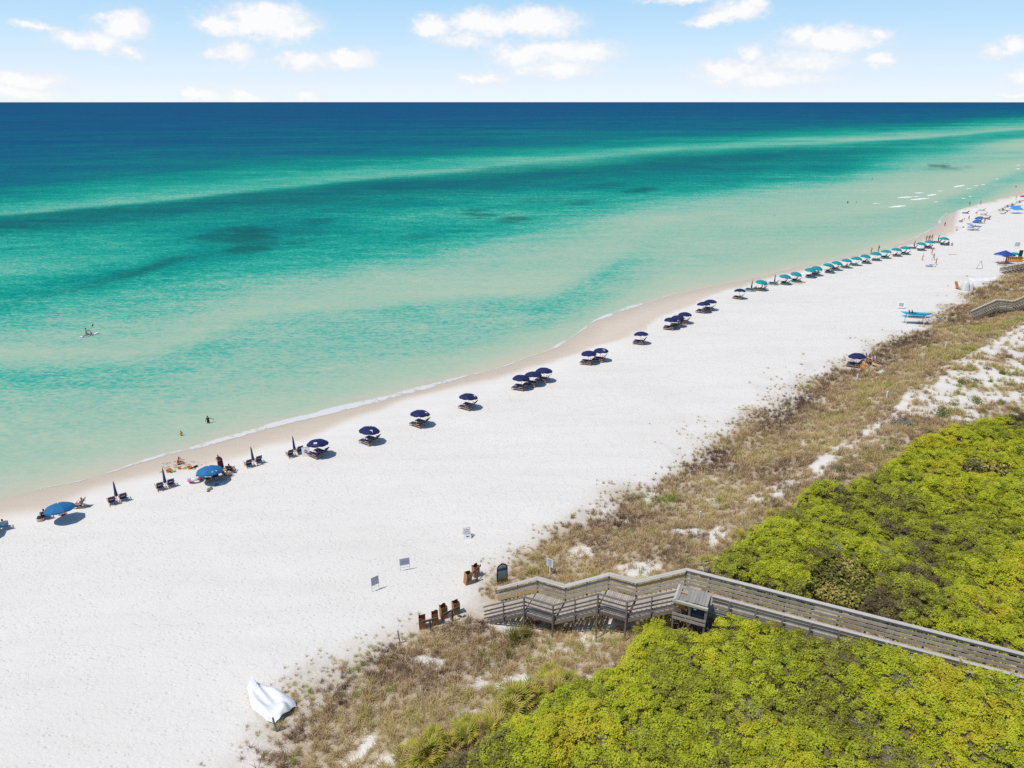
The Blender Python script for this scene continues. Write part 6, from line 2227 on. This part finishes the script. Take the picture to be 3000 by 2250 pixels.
def J_sit(kind='chair', arm='rest'):
    """sitting facing +Y, seat at the origin's height given by the chair"""
    z0, lean, leg = {'chair': (.34, -.22, ((.44, .42), (.80, .04))), 'lounge': (.46, -.30, ((.48, .52), (.98, .42))), 'ground': (.11, .06, ((.36, .36), (.55, .06))), 'bend': (.13, .22, ((.36, .30), (.62, .07))), 'kneel': (.28, .05, ((.34, .12), (-.06, .07)))}[kind]
    y1 = lean
    J = [('pelvis', None, (0, 0, z0), .135, 2), ('waist', 'pelvis', (0, y1 * .3, z0 + .17), .115, 1), ('chest', 'waist', (0, y1 * .75, z0 + .38), .14, 1), ('neck', 'chest', (0, y1 * 1.0, z0 + .55), .055, 0), ('head', 'neck', (0, y1 * 1.05 + .03, z0 + .67), .095, 3), ('crown', 'head', (0, y1 * 1.1 + .02, z0 + .76), .06, 3)]
    for s, n in ((-1, 'l'), (1, 'r')):
        c = (s * .18, y1 * .85, z0 + .48)
        if arm == 'rest': e, h = (s * .30, y1 * .6 + .05, z0 + .24), (s * .30, y1 * .6 + .32, z0 + .22)
        elif arm == 'reach': e, h = (s * .22, y1 + .22, z0 + .36), (s * .15, y1 + .48, z0 + .28)
        else: e, h = (s * .26, y1 + .14, z0 + .30), (s * -.02 + .1, y1 + .36, z0 + .42)
        J += [('sh' + n, 'chest', c, .06, 1), ('el' + n, 'sh' + n, e, .043, 0), ('wr' + n, 'el' + n, h, .03, 0), ('ha' + n, 'wr' + n, (h[0], h[1] + .07, h[2] - .02), .03, 0)]
        (ky, kz), (ay, az) = leg
        J += [('hi' + n, 'pelvis', (s * .11, .05, z0 - .02), .09, 2), ('kn' + n, 'hi' + n, (s * .15, ky, kz), .062, 0), ('an' + n, 'kn' + n, (s * .14, ay, az), .042, 0), ('to' + n, 'an' + n, (s * .15, ay + (.1 if kind != 'kneel' else -.12), az + (.12 if kind in ('chair', 'lounge') else -.01)), .035, 0)]
    return J


def J_lie():
    J = [('pelvis', None, (0, 0, .14), .13, 2), ('waist', 'pelvis', (0, -.18, .13), .115, 1), ('chest', 'waist', (0, -.4, .15), .14, 1), ('neck', 'chest', (0, -.58, .16), .055, 0), ('head', 'neck', (0, -.71, .18), .095, 3), ('crown', 'head', (0, -.80, .18), .06, 3)]
    for s, n in ((-1, 'l'), (1, 'r')):
        J += [('sh' + n, 'chest', (s * .18, -.48, .14), .06, 1), ('el' + n, 'sh' + n, (s * .34, -.34, .08), .043, 0), ('wr' + n, 'el' + n, (s * .32, -.10, .06), .03, 0), ('ha' + n, 'wr' + n, (s * .3, -.02, .05), .03, 0),
              ('hi' + n, 'pelvis', (s * .1, .08, .12), .09, 2), ('kn' + n, 'hi' + n, (s * .13, .48, .11), .06, 0), ('an' + n, 'kn' + n, (s * .14, .88, .07), .042, 0), ('to' + n, 'an' + n, (s * .16, .98, .12), .035, 0)]
    return J


def person(u, v, label, pose, top, bottom, rz, skin=0, hair=0, scale=1.0, dz=0.0, p=None, legs=None, group=None):
    if pose[0] in ('stand', 'walk', 'stride', 'wade'):
        me, reg = pose_mesh(str(pose), J_stand(pose[0], pose[1]))
    elif pose[0] == 'lie':
        me, reg = pose_mesh('lie', J_lie())
    else:
        me, reg = pose_mesh(str(pose), J_sit(pose[0], pose[1]))
    q = at(u, v) if p is None else p
    m = me.copy(); m.name = 'person'
    m.materials.clear()
    for mm_ in (SKIN[skin], top or SKIN[skin], bottom or SKIN[skin], HAIRM[hair]): m.materials.append(mm_)
    m.polygons.foreach_set('material_index', reg)
    o = bpy.data.objects.new('person', m)
    o.location = (q.x, q.y, q.z + dz); o.rotation_euler = (0, 0, rz); o.scale = (scale,) * 3
    COL.objects.link(o)
    return tag(o, label, 'person', group)


CL = lambda n, r_, g_, b_: sm('cloth_' + n, (r_, g_, b_), .8)
BLKC, NVY, REDC, WHT, PNK, GRN, ORG, BLU, YEL, MAR = CL('black', .015, .015, .018), CL('navy', .02, .03, .10), CL('red', .62, .06, .04), CL('white', .7, .7, .68), CL('pink', .65, .22, .28), CL('green', .06, .22, .10), CL('orange', .65, .20, .04), CL('blue', .05, .15, .42), CL('yellow', .65, .45, .06), CL('maroon', .10, .02, .03)

# paddle board with an adult and a child
p = Vector(G(262, 982, .05)); pz = Vector((p.x, p.y, .06))
r = thing('paddle_board', 'white and purple paddle board floating in the green shallows', 'paddle board', pz, R(55) - math.pi / 2)
mb = MB(); rings = []
for i in range(15):
    t = -1 + i / 7; w = .42 * (1 - abs(t) ** 2.6) + .01
    ring = []
    for j, (a, z) in enumerate(((-1, 0), (-.85, .07), (.85, .07), (1, 0), (.7, -.07), (-.7, -.07))):
        ring.append(len(mb.v)); mb.v.append((a * w, t * 1.65, z + .06 * max(t, 0) ** 3))
    rings.append(ring)
for A, B in zip(rings[:-1], rings[1:]):
    for j in range(6): mb.face([A[j], A[(j + 1) % 6], B[(j + 1) % 6], B[j]])
mb.build('deck', WHITE, r, True)
MB().box((0, -.3, .078), (.55, 1.6, .012)).build('deck_pad', sm('purple_pad', (.16, .09, .22), .8), r)
f = Vector((math.cos(R(55)), math.sin(R(55)), 0))
person(0, 0, 'adult kneeling at the back of the paddle board in blue shorts', ('kneel', 'reach'), None, BLU, R(55) - math.pi / 2, 0, 0, 1.2, 0, pz - f * .45 + Vector((0, 0, .08)))
person(0, 0, 'child sitting at the front of the paddle board', ('ground', 'rest'), None, PNK, R(55) - math.pi / 2, 0, 0, .72, 0, pz + f * .25 + Vector((0, 0, .08)))
o = MB().tube([(0, 0, .5), (.75, .35, 1.45)], .018, 5).box((.86, .40, 1.6), (.17, .03, .38), (0, R(32), R(25))).build('paddle', BLKC, None, loc=pz - f * .2); tag(o, 'black paddle held up by the kneeling adult', 'paddle')

# bathers
person(610, 1262, 'person in a black swimsuit wading thigh deep in front of the umbrellas', ('wade', ('down', 'out')), BLKC, BLKC, R(25), 0, 0, 1.0, 0, Vector(G(611, 1240, 0)) + Vector((0, 0, -.72)))
person(532, 1280, 'child in a yellow and black suit waist deep near the shore', ('wade', 'bent'), YEL, BLKC, R(60), 0, 0, .68, 0, Vector(G(532, 1276, 0)) + Vector((0, 0, -.55)))
for k, (u, v, dz, tp, sc, lab) in enumerate([(2483, 596, -.70, BLKC, 1, 'dark clad bather standing waist deep, left of two, off the teal row'), (2508, 595, -.8, NVY, .95, 'bather standing waist deep, right of two, off the teal row'), (2269, 632, -1.25, None, 1, 'bather with only the shoulders out, halfway to the sandbar'),
                                         (2121, 590, -1.3, WHT, 1, 'swimmer low in the water farthest left of the far bathers'), (2520, 525, -1.3, WHT, 1, 'pale swimmer farthest out, left of a standing one'), (2555, 526, -.85, None, .95, 'bather standing farthest out beyond the breakers'),
                                         (2776, 514, -1.28, None, 1, 'head of a swimmer beyond the breakers near the dark weed'), (2976, 549, -.75, NVY, .95, 'bather standing in the channel near the right edge'), (2733, 664, -1.3, BLKC, .9, 'swimmer close to the curved wet sand'),
                                         (2839.6, 603, -.15, GRN, 1, 'dark figure wading at the far shore edge'), (2767, 664, -.2, MAR, 1, 'person wading at the curved wet sand')]):
    q = Vector(G(u, v, 0))
    person(u, v, lab, ('wade', 'down' if k % 2 else 'bent'), tp, tp or NVY, k * 1.3, k % 2, 0, sc, 0, q + Vector((0, 0, dz)))

# family
person(520, 1362, 'child in a red shirt bending over the dug up sand', ('bend', 'reach'), REDC, BLKC, R(-75), 1, 0, 1.02)
person(645, 1376, 'person standing wrapped in a dark maroon towel beside the blue umbrella', ('stand', 'front'), MAR, MAR, R(-150), 0, 0, 1.0)
p = at(649, 1377)
mb = MB().lathe([(.16, 1.36), (.22, 1.2), (.24, .8), (.27, .25), (.26, .2)], 14, wob=lambda k: 1 + .08 * math.sin(k * 2.2))
o = mb.build('beach_towel', sm('maroon_towel', (.075, .02, .035), .9), None, True, loc=p); tag(o, 'dark maroon towel wrapped round the standing person', 'towel')


def seated(u, v, label, top, bottom, kind, rz, skin=0, hair=0, sc=1.0, dz=.0):
    return person(u, v, label, (kind, 'rest'), top, bottom, rz, skin, hair, sc, dz)


p = at(134, 1520); person(0, 0, 'person seated in the chair left of the leftmost blue umbrella', ('chair', 'rest'), None, NVY, sea_rz(p.x, p.y), 0, 0, 1, 0, p)
p = at(238, 1488); person(0, 0, 'person in a patterned top seated sideways right of the leftmost blue umbrella', ('chair', 'rest'), WHT, MAR, sea_rz(p.x, p.y, R(55)), 1, 1, 1, 0, p)
person(184, 1504, 'sunbather lying half hidden beneath the leftmost blue umbrella', ('lie', ''), PNK, PNK, R(30), 0, 0, .95)
p = at(14, 1549); person(0, 0, 'person in the towel draped chair at the left edge', ('chair', 'rest'), None, NVY, sea_rz(p.x, p.y), 0, 0, 1, 0, p)
p = at(676, 1384); person(0, 0, 'person in dark red seated in the sideways navy chair', ('chair', 'rest'), MAR, BLKC, sea_rz(p.x, p.y, R(-35)), 0, 0, 1, 0, p)
p = at(662, 1399); person(0, 0, 'child on the low navy seat in front of the sideways chair', ('chair', 'rest'), None, NVY, sea_rz(p.x, p.y, R(-60)), 0, 0, .7, .05, p)

# under the teal umbrellas
tops = [None, PNK, BLKC, WHT, None, GRN, PNK, REDC, None, NVY, None, BLU]
rgp = random.Random(33)
for k, (u, v) in enumerate(TEAL_PX):
    if k in (8, 10, 14): continue
    p = at(u, v, 1.72)
    rz = sea_rz(p.x, p.y, R(18))
    a = Vector((math.cos(rz), math.sin(rz), 0)); f = Vector((-math.sin(rz), math.cos(rz), 0))
    s = rgp.choice((-1, 1))
    q = p + a * .5 * s + f * .0
    q.z = gz(q.x, q.y)
    person(0, 0, 'sunbather reclining under the ' + ORD[k] + ' teal umbrella counted from the navy end', ('lounge', 'rest'), tops[k % 12], [NVY, BLKC, PNK, BLU][k % 4], rz, rgp.randrange(3), rgp.randrange(2), .98, 0, q)
for (u, v, pose, tp, bt, rz, sk, lab) in [(2241, 846, ('stand', 'bent'), PNK, None, 2.6, 0, 'person in pink standing at the first open teal umbrella'), (2215, 850, ('ground', 'rest'), None, BLU, .8, 0, 'person sitting on the sand left of the first teal umbrella'),
                                          (2350, 829, ('lie', ''), YEL, YEL, R(100), 0, 'sunbather lying on the tan towel'), (2399, 800, ('ground', 'rest'), BLKC, BLKC, 1, 1, 'dark clad person sitting below the fifth teal umbrella'),
                                          (2551, 745, ('stand', 'bent'), PNK, None, .5, 0, 'pink clad person standing on the sea side of the teal row'), (2573, 738, ('stand', 'down'), NVY, None, .5, 1, 'dark haired person on the sea side of the eleventh teal umbrella'),
                                          (2544, 766, ('ground', 'rest'), WHT, WHT, .4, 0, 'person in white sitting below the tenth teal umbrella'), (2713, 707, ('stand', 'bent'), ORG, MAR, .2, 1, 'left of three people standing at the wet sand by the teal row'), (2721, 706, ('stand', 'down'), None, GRN, .2, 2, 'middle of three people standing at the wet sand by the teal row'), (2729, 705, ('walk', 'down'), None, GRN, .3, 1, 'right of three people standing at the wet sand by the teal row'),
                                          (2701, 763, ('walk', ('swing', 'bent')), WHT, BLKC, -1.4, 0, 'ball player in white top and dark shorts, leftmost of four'), (2729, 747, ('stand', 'out'), None, WHT, 3.0, 0, 'ball player in pale shorts, rear of four'), (2734, 762, ('stride', ('swing', 'bent')), None, BLU, 1.5, 1, 'ball player striding in blue shorts, third of four'), (2741, 777, ('walk', ('bent', 'out')), REDC, None, 1.2, 0, 'ball player in red swimwear, nearest of four'),
                                          (2780, 718, ('ground', 'rest'), WHT, NVY, .6, 0, 'person sitting right of the last teal umbrella'), (2788, 720, ('ground', 'reach'), ORG, NVY, -.6, 1, 'person in orange sitting right of the last teal umbrella'),
                                          (2837, 646, ('walk', 'down'), None, PNK, .6, 0, 'person walking in front of the mid blue umbrella pair'), (2883, 656, ('walk', 'bent'), REDC, None, 2.4, 1, 'person in red walking right of the mid blue pair'), (2825, 647, ('stand', 'down'), BLU, BLU, .5, 0, 'small child standing left of the mid blue pair'),
                                          (2872, 600, ('walk', 'down'), BLKC, BLKC, 1.2, 1, 'person in black walking along the far shore edge'), (2976, 585, ('stand', 'bent'), PNK, None, .8, 0, 'person standing among the striped umbrellas'), (2898, 644, ('ground', 'rest'), PNK, None, .5, 1, 'person sitting on the sand right of the far loungers'),
                                          (2862, 626, ('ground', 'rest'), None, NVY, .6, 0, 'person sitting behind the rear mid blue umbrella'), (2816, 652, ('chair', 'rest'), NVY, NVY, .6, 0, 'person in the single chair facing the sea on the far beach')]:
    if pose[0] in ('stand', 'walk', 'stride') and not isinstance(pose[1], tuple): pass
    person(u, v, lab, pose, tp, bt, rz, sk, rgp.randrange(2), .6 if 'small child' in lab else 1.0)
p = at(2937, 776); rz = sea_rz(p.x, p.y, R(18))
a = Vector((math.cos(rz), math.sin(rz), 0))
q = p - a * .5; q.z = gz(q.x, q.y)
person(0, 0, 'person reclining under the square market umbrella', ('lounge', 'rest'), REDC, NVY, rz, 1, 0, 1, 0, q)
